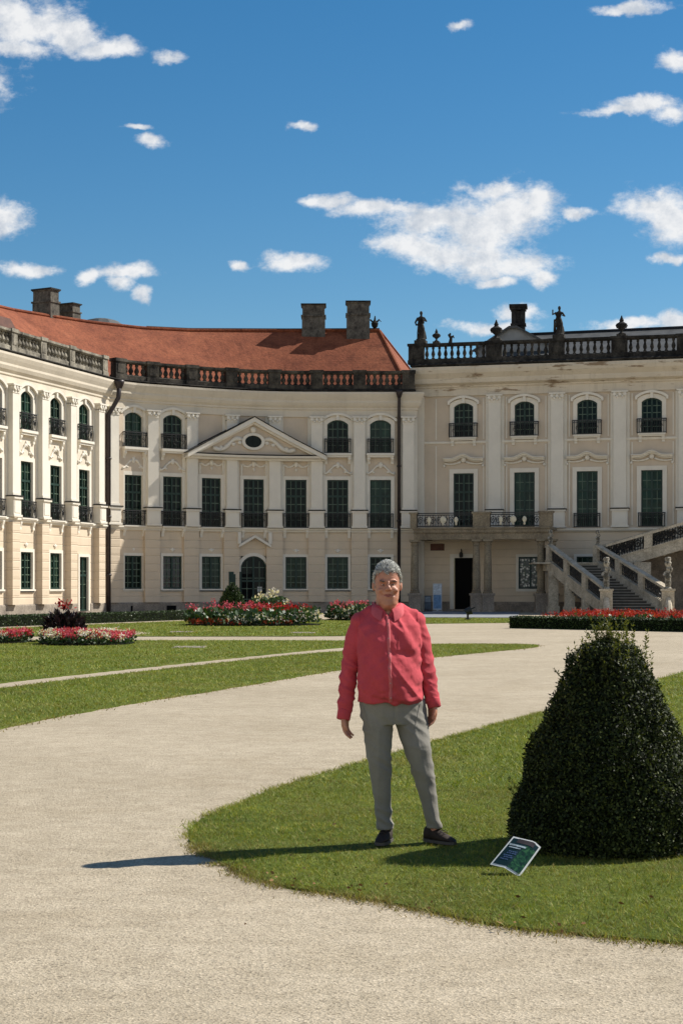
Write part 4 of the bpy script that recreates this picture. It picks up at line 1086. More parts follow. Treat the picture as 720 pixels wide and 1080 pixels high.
def lawn(px_pts, extra=(), step=.12, jit=.03, z=.022, it=1, world=()):
    P = [Vector(ground(*p)) for p in px_pts] + [Vector(p) for p in extra]
    P = smooth_poly(P, it); P = densify(P, step, jit)
    mb = MB(); mb.prism([(p.x, p.y) for p in P], -.02, z)
    tag(mb.build('lawn', M['lawn']), kind='structure')
    return [(p.x, p.y) for p in P]
LA = lawn([(201, 884), (199, 877), (206, 868), (225, 859), (258, 846), (300, 829), (360, 811), (450, 785), (545, 759), (600, 744), (660, 726), (720, 709), (800, 688)],
          [(16, 40), (16, 5.8), (3.2, 7.1)] + [ground(*p) for p in ((720, 996), (660, 992), (600, 986), (540, 979), (480, 968), (430, 957), (390, 950), (350, 944), (300, 937), (262, 925), (240, 914), (222, 903), (208, 893))], step=.03, jit=.026, it=2, z=.012)
LB = lawn([(-560, 905), (-400, 866), (-220, 822), (-100, 793), (0, 769), (60, 757), (130, 744), (240, 727), (350, 708), (450, 694), (520, 687.5), (556, 684), (571, 681.5), (556, 680), (500, 679.6), (450, 680), (410, 682.2), (370, 687), (330, 689.5), (240, 699), (180, 706), (90, 716), (0, 727), (-100, 740), (-220, 757), (-400, 781), (-560, 803)], jit=.05, it=1)
LC = lawn([(-560, 793), (-400, 772), (-220, 749), (-100, 733), (0, 721), (90, 711), (180, 701.5), (240, 695), (330, 686), (365, 683), (405, 679.5), (430, 677.5), (400, 676.4), (300, 676), (130, 676), (0, 676), (-220, 676), (-560, 676)], jit=.05, it=1)
LD = lawn([(-560, 671.5), (0, 671.5), (130, 671.5), (300, 671.5), (362, 671), (440, 664), (448, 658), (540, 657), (560, 655.5), (545, 652.3), (440, 652), (372, 653), (300, 655), (200, 655), (100, 659), (0, 663), (-560, 671)], jit=.05, it=0, z=.02)
for pts in ([(84, 663.2), (112, 662.8), (160, 668.5), (142, 670.3)], [(170, 672.5), (190, 684.5), (215, 684.5), (210, 683), (178, 683)][:0]):
    if not pts: continue
    mb = MB(); mb.prism([ground(*p) for p in pts], .0, .026); tag(mb.build('path', M['gravel']), kind='structure')
mb = MB(); P = [ground(*p) for p in ((430, 651.5), (545, 651.8))]; mb.prism([P[0], P[1], (11, K * 58.5), (3.0, K * 59)], 0, .03)
tag(mb.build('pavement', M['pavement']), kind='structure')
mb = MB(); P = [(p.x, p.y) for p in [LEFT.pt(0, 0), LEFT.pt(LEFT.L, 0)] + [MID.pt(q, 0) for q in np.linspace(.4, MID.L, 14)]]
Q = [(p.x, p.y) for p in [LEFT.pt(0, 1.6), LEFT.pt(LEFT.L - 1.0, 1.6)] + [MID.pt(q, 1.6) for q in np.linspace(1.0, MID.L, 14)]]
mb.add([(x, y, .012) for x, y in P] + [(x, y, .012) for x, y in Q], [(i, i + 1, len(P) + i + 1, len(P) + i) for i in range(len(P) - 1)])
tag(mb.build('pavement', M['plinth'], fix=False), kind='structure')
for px, py, lab in ((192, 667, 'flat pale stone slab in the grass left of the canna bed front'), (319, 668, 'flat pale stone slab in the grass right of the canna bed front'), (200, 683.3, 'flat pale stone slab in the lawn between the two narrow paths')):
    x, y = ground(px, py); mb = MB(); mb.box(-.42, .42, -.62, .62, 0, .014); mb.box(-.38, .38, -.58, .58, .014, .02)
    tag(mb.build('stone_slab', M['plinth'], None, (x, y, .012)), lab, 'stone slab', 'stone slabs in the lawn')
# mown grass blades
g1 = blades(LA, 4600, .024, .0028, .006, ymax=13.5, ymin=6.4)
g2 = blades(LA, 1200, .030, .0045, .01, ymax=23, ymin=13.5)
g3 = blades(LA, 380, .036, .007, .02, ymin=23, ymax=40)
g4 = blades(LB, 420, .034, .007, .02, ymax=110); g5 = blades(LC, 170, .036, .011, .02, ymax=110); g6 = blades(LD, 60, .04, .018, .02, ymax=110)
def fringe(poly, n, out, h, w, keep_fn):
    E = np.array([p for p in poly if keep_fn(p)]); p = E[RNG.integers(0, len(E), n)] + RNG.normal(0, out, (n, 2)) * np.array([1, 1.6]); a = RNG.uniform(0, 6.28, n)
    cl = np.array([mnoise.noise((x * 4, y * 4, 9.0)) for x, y in p]); p = p[cl > -.15]; n = len(p); a = a[:n]; hh = h * RNG.uniform(.4, 1.3, n); o = np.empty((n, 3, 3)); z = np.full(n, .004); L = RNG.normal(0, .9, (n, 2)) * hh[:, None]
    o[:, 0] = np.stack([p[:, 0] - w * np.cos(a), p[:, 1] - w * np.sin(a), z], 1); o[:, 1] = np.stack([p[:, 0] + w * np.cos(a), p[:, 1] + w * np.sin(a), z], 1); o[:, 2] = np.stack([p[:, 0] + L[:, 0], p[:, 1] + L[:, 1], z + hh], 1)
    return o.reshape(-1, 3)
near = lambda p: p[1] < 22 and -1.8 < p[0] < 5
d1 = fringe(LA, 9000, .035, .030, .003, near); d2 = fringe(LA, 9000, .05, .022, .003, lambda p: p[1] < 10.5 and -1.5 < p[0] < 4); d3 = fringe(LB, 5000, .10, .035, .007, lambda p: abs(p[0]) < 14)
d0 = blades(LA, 160, .034, .003, .008, ymax=13.5, ymin=6.4)
gs = [g1, g2, g3, g4, g5, g6, d1]; ds = [d2, d3, d0]; ng = sum(map(len, gs)) // 3; nd = sum(map(len, ds)) // 3
tag(np_mesh('grass', np.concatenate(gs + ds), 3, [M['blade'], M['blade_dry']], mi=np.concatenate([np.zeros(ng), np.ones(nd)])), 'short mown green grass of the palace lawns', 'grass', kind='stuff')
# fallen leaves and crumbs of soil along the lawn edge
mb_pts = []
ed = [p for p in LA if p[1] < 10.4 and p[0] < 4 and p[0] > -.6]
P = np.array([ed[i] for i in RNG.integers(0, len(ed), 90)]) + RNG.normal(0, .06, (90, 2))
P = np.concatenate([P, np.array([(RNG.uniform(-.5, 3), RNG.uniform(7.8, 12.5)) for _ in range(40)])])
pz = np.column_stack([P, RNG.uniform(.03, .05, len(P))])
d = np.column_stack([RNG.normal(size=len(P)), RNG.normal(size=len(P)), RNG.normal(0, .25, len(P))])
M['deadleaf'] = leafy('dead_leaf', [(.20, .10, .04), (.30, .17, .07), (.12, .06, .03)], .8, .2)
tag(np_mesh('fallen_leaves', leaves(pz, .028, d * 3, .3, .6), 4, M['deadleaf']), 'small brown fallen leaves along the lawn edge', 'leaves', kind='stuff')
# loose pebbles on the near gravel
n = 6000; y = RNG.uniform(5.6, 14, n); x = RNG.uniform(-.22, .22, n) * y
k = ~in_poly(x, y, LA); x, y = x[k], y[k]; n = len(x); r = RNG.uniform(.0018, .0046, n)
o = np.empty((n, 4, 3, 3)); base = np.stack([x, y, r * .1], 1); 
ang = RNG.uniform(0, 6.28, n); tip = base + np.stack([np.zeros(n), np.zeros(n), r * .42], 1)
cs = [base + np.stack([r * np.cos(ang + j * PI / 2) * 1.2, r * np.sin(ang + j * PI / 2), -r * .3], 1) for j in range(4)]
for j in range(4): o[:, j, 0] = tip; o[:, j, 1] = cs[j]; o[:, j, 2] = cs[(j + 1) % 4]
M['pebble'] = leafy('pebble', [(.22, .20, .16), (.38, .34, .27), (.5, .46, .38), (.30, .27, .22)], .9, .2)
tag(np_mesh('pebbles', o.reshape(-1, 3), 3, M['pebble']), 'loose pale pebbles scattered on the gravel', 'pebbles', kind='stuff')

# ================================================================== YEW TOPIARY (near right)
YC = Vector((1.627, 10.42, .02))
def bush_shell(prof, n, size, jit=.045, tips=.25, seed=1, amp=.05):
    zs = np.array([z for z, r in prof]); rs = np.array([r for z, r in prof])
    area = (rs[1:] + rs[:-1]) / 2 * np.hypot(np.diff(zs), np.diff(rs)); c = np.concatenate([[0], np.cumsum(area)]) / area.sum()
    u = RNG.uniform(0, 1, n); z = np.interp(u, c, zs); r = np.interp(z, zs, rs); a = RNG.uniform(0, 2 * PI, n)
    nz = np.array([mnoise.noise((math.cos(q) * w * 4 + seed, math.sin(q) * w * 4, h * 4)) + .7 * mnoise.noise((math.cos(q) * w * 11 + seed, math.sin(q) * w * 11, h * 11)) for q, w, h in zip(a, r, z)])
    rr_ = r + amp * nz - np.abs(RNG.normal(0, jit, n)) + jit * .5
    P = np.stack([rr_ * np.cos(a), rr_ * np.sin(a), z + RNG.normal(0, .012, n)], 1)
    D = np.stack([np.cos(a), np.sin(a), np.full(n, .45)], 1)
    return P, D
prof = [(.0, .60), (.06, .618), (.17, .622), (.357, .588), (.54, .515), (.727, .425), (.92, .335), (1.06, .262), (1.15, .215), (1.21, .145), (1.245, .0)]
prof = [(z, r * .925) for z, r in prof]
yew = thing('topiary_yew', 'large dark clipped yew cone with pale shoots on top, beside the man', 'topiary bush', YC)
P, D = bush_shell(prof, 56000, .03, .032, amp=.046)
lv = np.concatenate([leaves_out(P[:40000], .021, D[:40000], .6, .6), leaves(P[40000:], .024, D[40000:], .8, .42)])
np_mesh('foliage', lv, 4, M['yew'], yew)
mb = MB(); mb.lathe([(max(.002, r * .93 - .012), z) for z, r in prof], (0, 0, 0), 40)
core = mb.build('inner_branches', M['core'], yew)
mb = MB(); mb.lathe([(.05, -.02), (.05, .3)], (0, 0, 0), 8); mb.build('trunk', M['core'], yew)
pts, dd = [], []
for i in range(60):
    a = RNG.uniform(0, 6.28); r = abs(RNG.normal(0, .13)) if i < 44 else RNG.uniform(.15, .25); r = min(r, .27); z0 = float(np.interp(-r, [-q for q in (.63, .598, .525, .437, .335, .262, .215, .145, 0)], [.17, .357, .54, .727, .92, 1.06, 1.15, 1.21, 1.24])) - .03
    h = RNG.uniform(.10, .23) if r < .2 else RNG.uniform(.10, .19); lx, ly = RNG.normal(0, .10, 2)
    for k in range(int(h * 240)):
        t = RNG.uniform(0, 1); pts.append((r * math.cos(a) + lx * t * h, r * math.sin(a) + ly * t * h, z0 + t * h)); q = RNG.uniform(0, 6.28); dd.append((math.cos(q) * .8, math.sin(q) * .8, .9))
for a, z, h in ((3.3, .62, .07), (3.2, .33, .08), (3.0, .28, .06), (3.6, .95, .06), (3.1, 1.0, .07)):
    r = float(np.interp(z, [p[0] for p in prof], [p[1] for p in prof]))
    for k in range(24):
        t = RNG.uniform(0, 1); pts.append(((r + t * h * .8) * math.cos(a), (r + t * h * .8) * math.sin(a), z + t * h)); dd.append((math.cos(a) * .6, math.sin(a) * .6, .8))
np_mesh('shoots', leaves(np.array(pts), .022, np.array(dd), .5, .34), 4, M['yew_tip'], yew)

# ================================================================== HEDGES, FLOWER BEDS, SMALL PLANTS
def hedge(name, label, A, B, depth, h, dens=900, back=None):
    """low clipped hedge along ground points; A..B front line"""
    a, b_ = Vector(A), Vector(B); t = (b_ - a).normalized(); n = Vector((-t.y, t.x)); L = (b_ - a).length
    root = thing(name, label, 'hedge', (a.x, a.y, 0))
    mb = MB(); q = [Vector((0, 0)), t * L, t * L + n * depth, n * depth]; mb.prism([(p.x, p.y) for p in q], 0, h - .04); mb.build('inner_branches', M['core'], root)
    k = int(L * (h + depth) * dens); u = RNG.uniform(0, L, k); s_ = RNG.uniform(0, 1, k); top = s_ < depth / (h + depth)
    v = np.where(top, RNG.uniform(0, depth, k), 0); z = np.where(top, h - .03, RNG.uniform(0, h, k))
    P = np.stack([t.x * u + n.x * v, t.y * u + n.y * v, z], 1) + RNG.normal(0, .015, (k, 3))
    D = np.where(top[:, None], np.array([[0, 0, 1.0]]), np.array([[-n.x, -n.y, .4]]))
    ends = int(depth * h * dens * 2); sgn = RNG.integers(0, 2, ends); P2 = np.stack([t.x * L * sgn + n.x * RNG.uniform(0, depth, ends), 0 * sgn, RNG.uniform(0, h, ends)], 1); vv = RNG.uniform(0, depth, ends)
    P2[:, 0] = t.x * L * sgn + n.x * vv; P2[:, 1] = t.y * L * sgn + n.y * vv
    D2 = np.stack([t.x * (2 * sgn - 1), t.y * (2 * sgn - 1), np.full(ends, .4)], 1)
    np_mesh('foliage', leaves(np.concatenate([P, P2]), .06, np.concatenate([D, D2]), .8, .6), 4, M['box'], root); return root
hedge('box_hedge', 'long low clipped green hedge at the foot of the curved wing', ground(-120, 666), ground(203, 653.5), .9, .42, 500)
hedge('box_hedge', 'low dark clipped hedge edging the red flower bed below the staircase', ground(537, 662.5), ground(860, 669.5), .6, .44, 900)
def bed(label, poly, spec, name='flower_bed', mound=0.0, soil=True):
    """spec: list of (part, material key, count, z0, z1, leaf size, region fn or None, upright)"""
    cx = sum(p[0] for p in poly) / len(poly); cy = sum(p[1] for p in poly) / len(poly)
    root = thing(name, label, 'flower bed', (cx, cy, 0))
    if soil:
        mb = MB(); mb.prism([(x - cx, y - cy) for x, y in poly], 0, .06); mb.build('soil', M['core'], root)
    xs = [p[0] for p in poly]; ys = [p[1] for p in poly]
    for part, mk, cnt, z0, z1, size, reg, up in spec:
        X = RNG.uniform(min(xs), max(xs), cnt * 4); Y = RNG.uniform(min(ys), max(ys), cnt * 4); k = in_poly(X, Y, poly)
        if reg: k &= reg((X - min(xs)) / (max(xs) - min(xs)), (Y - min(ys)) / (max(ys) - min(ys)))
        X, Y = X[k][:cnt], Y[k][:cnt]; n = len(X)
        wob = np.array([mnoise.noise((a * .9, b_ * .9, 5.0)) + .8 * mnoise.noise((a * 3, b_ * 3, 2.0)) for a, b_ in zip(X, Y)])
        Z = RNG.uniform(z0, z1, n) * (1 + .28 * wob)
        if part == 'blooms':      # each bloom a small cluster of petals
            m_ = 7; X = np.repeat(X, m_); Y = np.repeat(Y, m_); Z = np.repeat(Z, m_); n = len(X)
            j = RNG.normal(0, size * .5, (n, 3)); P = np.stack([X - cx, Y - cy, Z], 1) + j; D = j / size + np.array([[0, -.2, .6]])
        else: P = np.stack([X - cx, Y - cy, Z], 1); D = np.tile(np.array([[0, 0, up]]), (n, 1))
        np_mesh(part, leaves(P, size, D, 1.0, .7), 4, M[mk], root)
    return root
gp = lambda *pts: [ground(*p) for p in pts]
oval = lambda a, b_, y0, y1, n=20: [((a + b_) / 2 + (b_ - a) / 2 * math.cos(t), (y0 + y1) / 2 + (y1 - y0) / 2 * math.sin(t)) for t in np.linspace(0, 2 * PI, n, endpoint=False)]
gx, gy = ground(30, 682); hx, hy = ground(134, 682)
patch = lambda s_, th, sg=1: (lambda u, v: np.array([sg * mnoise.noise((a * s_, b_ * s_ * .4, 7.7)) > th for a, b_ in zip(u, v)]))
bed('oval bed of pink and white begonias in the left lawn around a dark shrub', oval(gx, hx, gy, gy + 3.4), [
    ('foliage', 'canna', 2600, .06, .28, .10, None, .5), ('blooms', 'pink', 620, .24, .36, .055, patch(7, .0), 1), ('blooms', 'red', 240, .22, .34, .05, patch(6, .1, -1), 1), ('blooms', 'white', 420, .22, .36, .055, patch(7, -.02, -1), 1)])
gx, gy = ground(-60, 680); hx, hy = ground(24, 680)
bed('bed of pink begonias at the left picture edge', oval(gx, hx, gy, gy + 2.6), [
    ('foliage', 'canna', 1600, .06, .26, .10, None, .5), ('blooms', 'pink', 420, .22, .36, .055, patch(7, -.1), 1), ('blooms', 'red', 200, .22, .34, .05, None, 1), ('blooms', 'white', 90, .22, .33, .05, patch(7, .15, -1), 1)])
x, y = ground(64, 678)
shr = thing('purple_shrub', 'dark purple leafed shrub with red flower tips standing in the begonia bed', 'shrub', (x, y + .6, .05))
n = 900; a = RNG.uniform(0, 6.28, n); t = RNG.uniform(0, 1, n) ** .6; rr0 = .52 * t; P = np.stack([rr0 * np.cos(a), rr0 * np.sin(a), .12 + RNG.uniform(0, .75, n) * (1 - .45 * t)], 1)
np_mesh('foliage', leaves(P, .22, np.stack([np.cos(a) * .7, np.sin(a) * .7, np.full(n, .9)], 1), .45, .3), 4, M['purple'], shr)
mb = MB()
for k in range(16): a_ = k * 2.4; mb.tube([(0, 0, 0), (.2 * math.cos(a_), .2 * math.sin(a_), .4), (.38 * math.cos(a_), .38 * math.sin(a_), .75)], .014, 4)
mb.build('stem', M['core'], shr)
P = np.array([(RNG.normal(0, .12), RNG.normal(0, .1), RNG.uniform(.85, 1.12)) for _ in range(60)]); np_mesh('blooms', leaves(P, .1, np.tile([[0, 0, 1.0]], (60, 1)), .7, .5), 4, M['red'], shr)
gx, gy = ground(190, 661); hx, hy = ground(337, 661)
bed('large oval bed of red cannas with white and orange edging in front of the portal', oval(gx, hx, gy, gy + 4.6), [
    ('foliage', 'canna', 2900, .08, .58, .20, None, 1.2),
    ('blooms', 'red', 210, .48, .80, .075, lambda u, v: (v > .25) & (u > .45) & (u < .93), 1), ('blooms', 'pink', 110, .5, .84, .085, lambda u, v: (v > .3) & (u < .62), 1),
    ('blooms', 'orange', 420, .12, .26, .06, lambda u, v: (v < .5) & (u < .42), 1), ('blooms', 'white', 190, .2, .42, .07, lambda u, v: (v < .4) & (u > .3), 1),
    ('blooms', 'white', 150, .3, .6, .09, lambda u, v: (u > .86), 1), ('blooms', 'orange', 200, .14, .25, .06, lambda u, v: (v < .3) & (u > .6) & (u < .85), 1)])
gx, gy = ground(344, 655.0); hx, hy = ground(404, 655.0)
bed('bed of pink cannas behind the man against the wing', oval(gx, hx, gy, gy + 3.5), [
    ('foliage', 'canna', 1400, .08, .60, .22, None, 1.2), ('blooms', 'pink', 80, .5, .85, .085, None, 1), ('blooms', 'white', 160, .2, .5, .08, lambda u, v: v < .5, 1), ('blooms', 'orange', 160, .12, .25, .06, lambda u, v: (v < .4) & (u > .4), 1)])
x, y = ground(284, 650)
P0 = oval(x - .9, x + 1.0, y - .6, y + .8)
bed('clump of tall white flowers in front of the portal', P0, [('foliage', 'canna', 700, .1, .95, .2, None, 1.2), ('blooms', 'white', 20, .85, 1.2, .14, None, 1)], name='white_flowers')
x, y = ground(245, 652)
tp = thing('clipped_cone_bush', 'small green clipped cone bush behind the canna bed beside the portal', 'topiary bush', (x, y, 0))
pr2 = [(0, .72), (.3, .74), (.8, .58), (1.3, .34), (1.6, .16), (1.75, .0)]
P, D = bush_shell(pr2, 3800, .1, .05, amp=.05); np_mesh('foliage', leaves(P, .10, D, .9, .6), 4, M['box'], tp)
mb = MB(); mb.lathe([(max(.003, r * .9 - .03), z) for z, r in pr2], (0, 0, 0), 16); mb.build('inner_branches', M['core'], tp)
A, B = Vector(ground(540, 661)), Vector(ground(860, 668)); nn = Vector((-(B - A).normalized().y, (B - A).normalized().x))
a, b_ = A + nn * .75 + (B - A).normalized() * .8, B + nn * .75
bed('long bed of low red flowers between dark hedge and staircase', [(a.x, a.y), (b_.x, b_.y), (b_.x + nn.x * 3.5, b_.y + nn.y * 3.5), (a.x + nn.x * 3.5, a.y + nn.y * 3.5)], [
    ('foliage', 'canna', 3800, .1, .42, .16, None, .6), ('blooms', 'red', 1100, .4, .58, .06, None, 1), ('blooms', 'orange', 700, .38, .6, .06, None, 1)])
# garden spotlight on the lawn strip, information boards under the balcony
x, y = ground(493, 654); mb = MB(); mb.lathe([(.16, 0), (.16, .05), (.05, .07), (.05, .3)], (0, 0, 0), 10); mb.tube([(0, 0, .28), (-.1, 0, .34), (.16, 0, .44)], [.09, .17, .2], 10); mb.tube([(.1, 0, .48), (.34, 0, .58)], [.04, .03], 6)
tag(mb.build('garden_spotlight', M['iron'], None, (x, y, .02)), 'small black garden spotlight on the grass strip before the balcony', 'spotlight')
def board(px, w, h, Y, lab, cols):
    p = at(px, 640, Y); t = thing('information_board', lab, 'information board', (p.x, p.y, .0), R(-6), 'information boards under the balcony')
    mb = MB(); mb.box(-w / 2, w / 2, -.02, .02, .12, h); mb.box(-w / 2 - .03, w / 2 + .03, -.3, .3, .03, .06); mb.box(-.05, .05, .02, .06, .05, h * .8); mb.build('panel', simple('board_edge', cols[0], .5), t)
    mb = MB(); mb.box(-w / 2 + .04, w / 2 - .04, -.026, -.0205, h * .62, h - .06); mb.build('poster_top', simple('poster_pale', cols[1], .5, .35, 9), t)
    mb = MB(); mb.box(-w / 2 + .04, w / 2 - .04, -.026, -.0205, .2, h * .6); mb.build('poster_bottom', simple('poster_blue', cols[2], .5, .4, 5), t)
board(461, .55, 1.75, K * 58.6, 'tall pale blue and white information board beside the doorway', [(.45, .5, .55), (.5, .56, .62), (.12, .24, .42)])
board(451, .42, 1.0, K * 58.6, 'low dark information board left of the tall blue one', [(.05, .06, .08), (.2, .24, .28), (.06, .09, .13)])
x, y = ground(437, 650); x = 77 / F * K * 58.2; mb = MB(); mb.lathe([(.2, 0), (.28, .35), (.32, .38), (.32, .44), (.26, .44)], (0, 0, 0), 14)
pot = tag(mb.build('plant_pot', M['rustbrown'], None, (x, K * 58.2, .03)), 'dark plant pot beside the left balcony column behind the man', 'plant pot')
# small leaning sign on the near lawn
Ys = 9.35
sg = thing('garden_sign', 'small white edged green notice leaning on the grass beside the yew cone', 'sign', (at(545, 925, Ys).x, Ys, .02))
Q = [(541, 882), (563, 887), (570, 893.5), (547.5, 925), (531, 914.5), (516.5, 911.5)]
deps = [.17, .16, .13, .0, .03, .05]
pts = [at(px, py, Ys + d_) for (px, py), d_ in zip(Q, deps)]
def quad_pt(u, v):      # u along the top edge, v down
    top = pts[0].lerp(pts[1], u / .7) if u < .7 else pts[1].lerp(pts[2], (u - .7) / .3)
    bot = pts[5].lerp(pts[4], u / .5) if u < .5 else pts[4].lerp(pts[3], (u - .5) / .5)
    p = top.lerp(bot, v); p = p + Vector((0, -.012 * math.sin(PI * u), 0)); return p - sg.location
def patch_mesh(mb, u0, u1, v0, v1, off, k=8):
    vs = []; nrm = (quad_pt(1, .5) - quad_pt(0, .5)).cross(quad_pt(.5, 0) - quad_pt(.5, 1)).normalized()
    if nrm.y > 0: nrm = -nrm
    for i in range(k + 1):
        for v in (v0, v1):
            p = quad_pt(u0 + (u1 - u0) * i / k, v); vs += [p + nrm * off, p + nrm * (off - .0035 if off == 0 else .0)]
    fs = []
    for i in range(k):
        b0_ = i * 4
        fs += [(b0_, b0_ + 2, b0_ + 6, b0_ + 4), (b0_ + 1, b0_ + 5, b0_ + 7, b0_ + 3), (b0_, b0_ + 4, b0_ + 5, b0_ + 1), (b0_ + 2, b0_ + 3, b0_ + 7, b0_ + 6)]
    fs += [(0, 1, 3, 2), (k * 4, k * 4 + 2, k * 4 + 3, k * 4 + 1)]
    mb.add(vs, fs)
mb = MB(); patch_mesh(mb, 0, 1, 0, 1, 0); mb.build('sheet', simple('white_laminate', (.68, .69, .66), .3, .05), sg)
mb = MB(); patch_mesh(mb, .05, .95, .05, .94, .0022); face = mb.build('printed_face', simple('dark_teal_print', (.012, .03, .032), .25, .4, 9), sg)
mb = MB(); patch_mesh(mb, .55, .95, .2, .94, .0034)
m_, nt, b = new_mat('leaf_green_print'); lk(nt, ramp(nt, tex(nt, 26, 4, .6, dist=2), [(.38, (.005, .02, .012)), (.52, (.012, .06, .025)), (.68, (.05, .15, .05))]), b.inputs['Base Color']); b.inputs['Roughness'].default_value = .25
mb.build('leaf_print', m_, face)
mb = MB(); patch_mesh(mb, .22, .8, .04, .17, .0036); mb.build('picture_strip', simple('brown_print', (.05, .04, .04), .3, .4, 30), face)
mb = MB()
for v, u0, u1, h_ in ((.24, .08, .62, .05), (.33, .12, .5, .03)): patch_mesh(mb, u0, u1, v, v + h_, .0046)
mb.build('heading', simple('pale_print', (.35, .42, .46), .3, .5, 60), face)
mb = MB()
for v, u0, u1 in ((.46, .22, .5), (.52, .2, .52), (.6, .16, .46), (.66, .2, .5), (.73, .14, .4)):
    u = u0
    while u < u1: w_ = RNG.uniform(.03, .08); patch_mesh(mb, u, min(u + w_, u1), v, v + .03, .0046, 2); u += w_ + .02
mb.build('text_lines', simple('blue_print', (.06, .10, .2), .3, .4, 60), face)
mb = MB(); a, b_ = quad_pt(.5, .2) + Vector((0, .02, 0)), Vector((quad_pt(.55, 1).x, .07, -.1)); mb.tube([a, b_], .006, 6); mb.build('stake', M['iron'], sg)
# ================================================================== THE MAN
def skin_mat():
    m, nt, b = new_mat('skin')
    lk(nt, ramp(nt, tex(nt, 28, 5), [(.3, (.38, .150, .085)), (.7, (.51, .235, .145))]), b.inputs['Base Color'])
    b.inputs['Roughness'].default_value = .5; b.inputs['Subsurface Weight'].default_value = .12; b.inputs['Subsurface Radius'].default_value = (.012, .005, .003); b.inputs['Subsurface Scale'].default_value = .5
    bump(nt, b, tex(nt, 160, 3), .12, .002); return m
def cloth_mat(name, c, rough=.85, var=.12, weave=420):
    m, nt, b = new_mat(name)
    lk(nt, mix(nt, 1.0, ramp(nt, tex(nt, 6, 5), [(.3, sc(c, 1 - var)), (.7, sc(c, 1 + var))]), ramp(nt, tex(nt, weave, 2), [(.3, (.86, .86, .86)), (.7, (1.1, 1.1, 1.1))]), 'MULTIPLY'), b.inputs['Base Color'])
    b.inputs['Roughness'].default_value = rough; b.inputs['Specular IOR Level'].default_value = .2; b.inputs['Sheen Weight'].default_value = .05
    bump(nt, b, tex(nt, 26, 5, .6), .25, .012); return m
M['skin'] = skin_mat(); M['lip'] = simple('lips', (.26, .085, .07), .5, .2, 30)
M['shirt'] = cloth_mat('coral_linen', (.50, .062, .078)); M['placket'] = cloth_mat('pale_coral_band', (.56, .125, .135))
M['trouser'] = cloth_mat('grey_green_cotton', (.225, .212, .182)); M['shoe'] = simple('dark_shoe', (.030, .019, .013), .85, .4, 20); M['sole'] = simple('pale_sole', (.08, .07, .06), .7, .2, 20)
M['hair'] = leafy('grey_hair', [(.09, .085, .08), (.36, .35, .33), (.62, .61, .58), (.78, .77, .74)], .5, .4); M['hairbase'] = simple('grey_hair_base', (.24, .23, .215), .7, .4, 60)
man = thing('person', 'smiling grey haired man in a coral red shirt and grey trousers standing on the grass', 'person', (.281, 10.52, .022))
def hand(mb, w, side, rot):
    """relaxed hanging hand; w wrist centre, side +1 photo right, rot turns the back of the hand to the front"""
    S = Vector((math.cos(rot), math.sin(rot), 0)); Nn = Vector((-math.sin(rot), math.cos(rot), 0))   # spread axis, palm normal
    w = Vector(w); dn = Vector((0, -.08, -1)).normalized()
    mb.tube([w + dn * -.05, w + dn * .012], [.029, .026], 10)
    for k in (-1.5, -.5, .5, 1.5): mb.tube([w + dn * .0 + S * k * .009, w + dn * .045 + S * k * .0165, w + dn * .085 + S * k * .0185], [.015, .0155, .0125], 8)
    for k, L in ((-1.5, .062), (-.5, .074), (.5, .078), (1.5, .068)):
        a = w + dn * .083 + S * k * .0195; curl = Nn
        b_ = a + dn * L * .42 + curl * .008 + S * k * .0012; c = b_ + dn * L * .32 + curl * .015; d = c + dn * L * .2 + curl * .018
        mb.tube([a, b_, c, d], [.0098, .0092, .0085, .007], 8); mb.ell(d, (.0068,) * 3, 8, 6)
    t = S * -side if False else S
    t0 = w + dn * .025 + S * .018 * TH[side]; t1 = w + dn * .055 + S * .036 * TH[side] + Nn * .012; t2 = w + dn * .085 + S * .040 * TH[side] + Nn * .024; t3 = w + dn * .104 + S * .037 * TH[side] + Nn * .03
    mb.tube([t0, t1, t2, t3], [.015, .0125, .0105, .0075], 8); mb.ell(t3, (.0075,) * 3, 8, 6)
TH = {-1: 1, 1: -1}; SH = .30
mb = MB()
fx = .004
mb.rings([(fx, -.050, 1.448, .022, .028), (fx, -.040, 1.457, .038, .048), (fx, -.030, 1.478, .055, .069), (fx, -.019, 1.512, .0665, .082), (0, -.009, 1.55, .0730, .090), (0, .002, 1.59, .0772, .095),
          (0, .010, 1.63, .0792, .098), (0, .014, 1.67, .077, .096), (0, .016, 1.70, .067, .085), (0, .017, 1.72, .052, .067), (0, .018, 1.732, .032, .044), (0, .018, 1.737, .012, .018)], 40)
for sx in (-1, 1):
    mb.ell((fx + sx * .038, -.070, 1.562), (.025, .023, .019), 16, 10)
    mb.ell((fx + sx * .031, -.079, 1.6185), (.028, .017, .0095), 14, 8); mb.ell((fx + sx * .0115, -.103, 1.567), (.0105, .012, .0085), 10, 8)
    mb.ell((sx * .083, .012, 1.588), (.009, .020, .030), 12, 10); mb.tube([(sx * .087, .02, 1.612), (sx * .090, .026, 1.596), (sx * .087, .018, 1.568)], .006, 6)
mb.ell((fx, -.080, 1.476), (.026, .022, .018), 14, 10)
mb.tube([(fx, -.088, 1.614), (fx, -.100, 1.594), (fx + .002, -.112, 1.574)], [.010, .0115, .0145], 12); mb.ell((fx + .002, -.113, 1.571), (.0145, .013, .0125), 12, 8)
mb.ell((fx, -.090, 1.538), (.030, .011, .0075), 14, 8); mb.ell((fx, -.088, 1.5215), (.027, .012, .0075), 14, 8)
mb.tube([(0, .02, 1.56), (0, .020, 1.46), (.003, .020, 1.36)], [.068, .068, .074], 20)
mb.ell((0, -.006, 1.452), (.060, .060, .030), 16, 10)
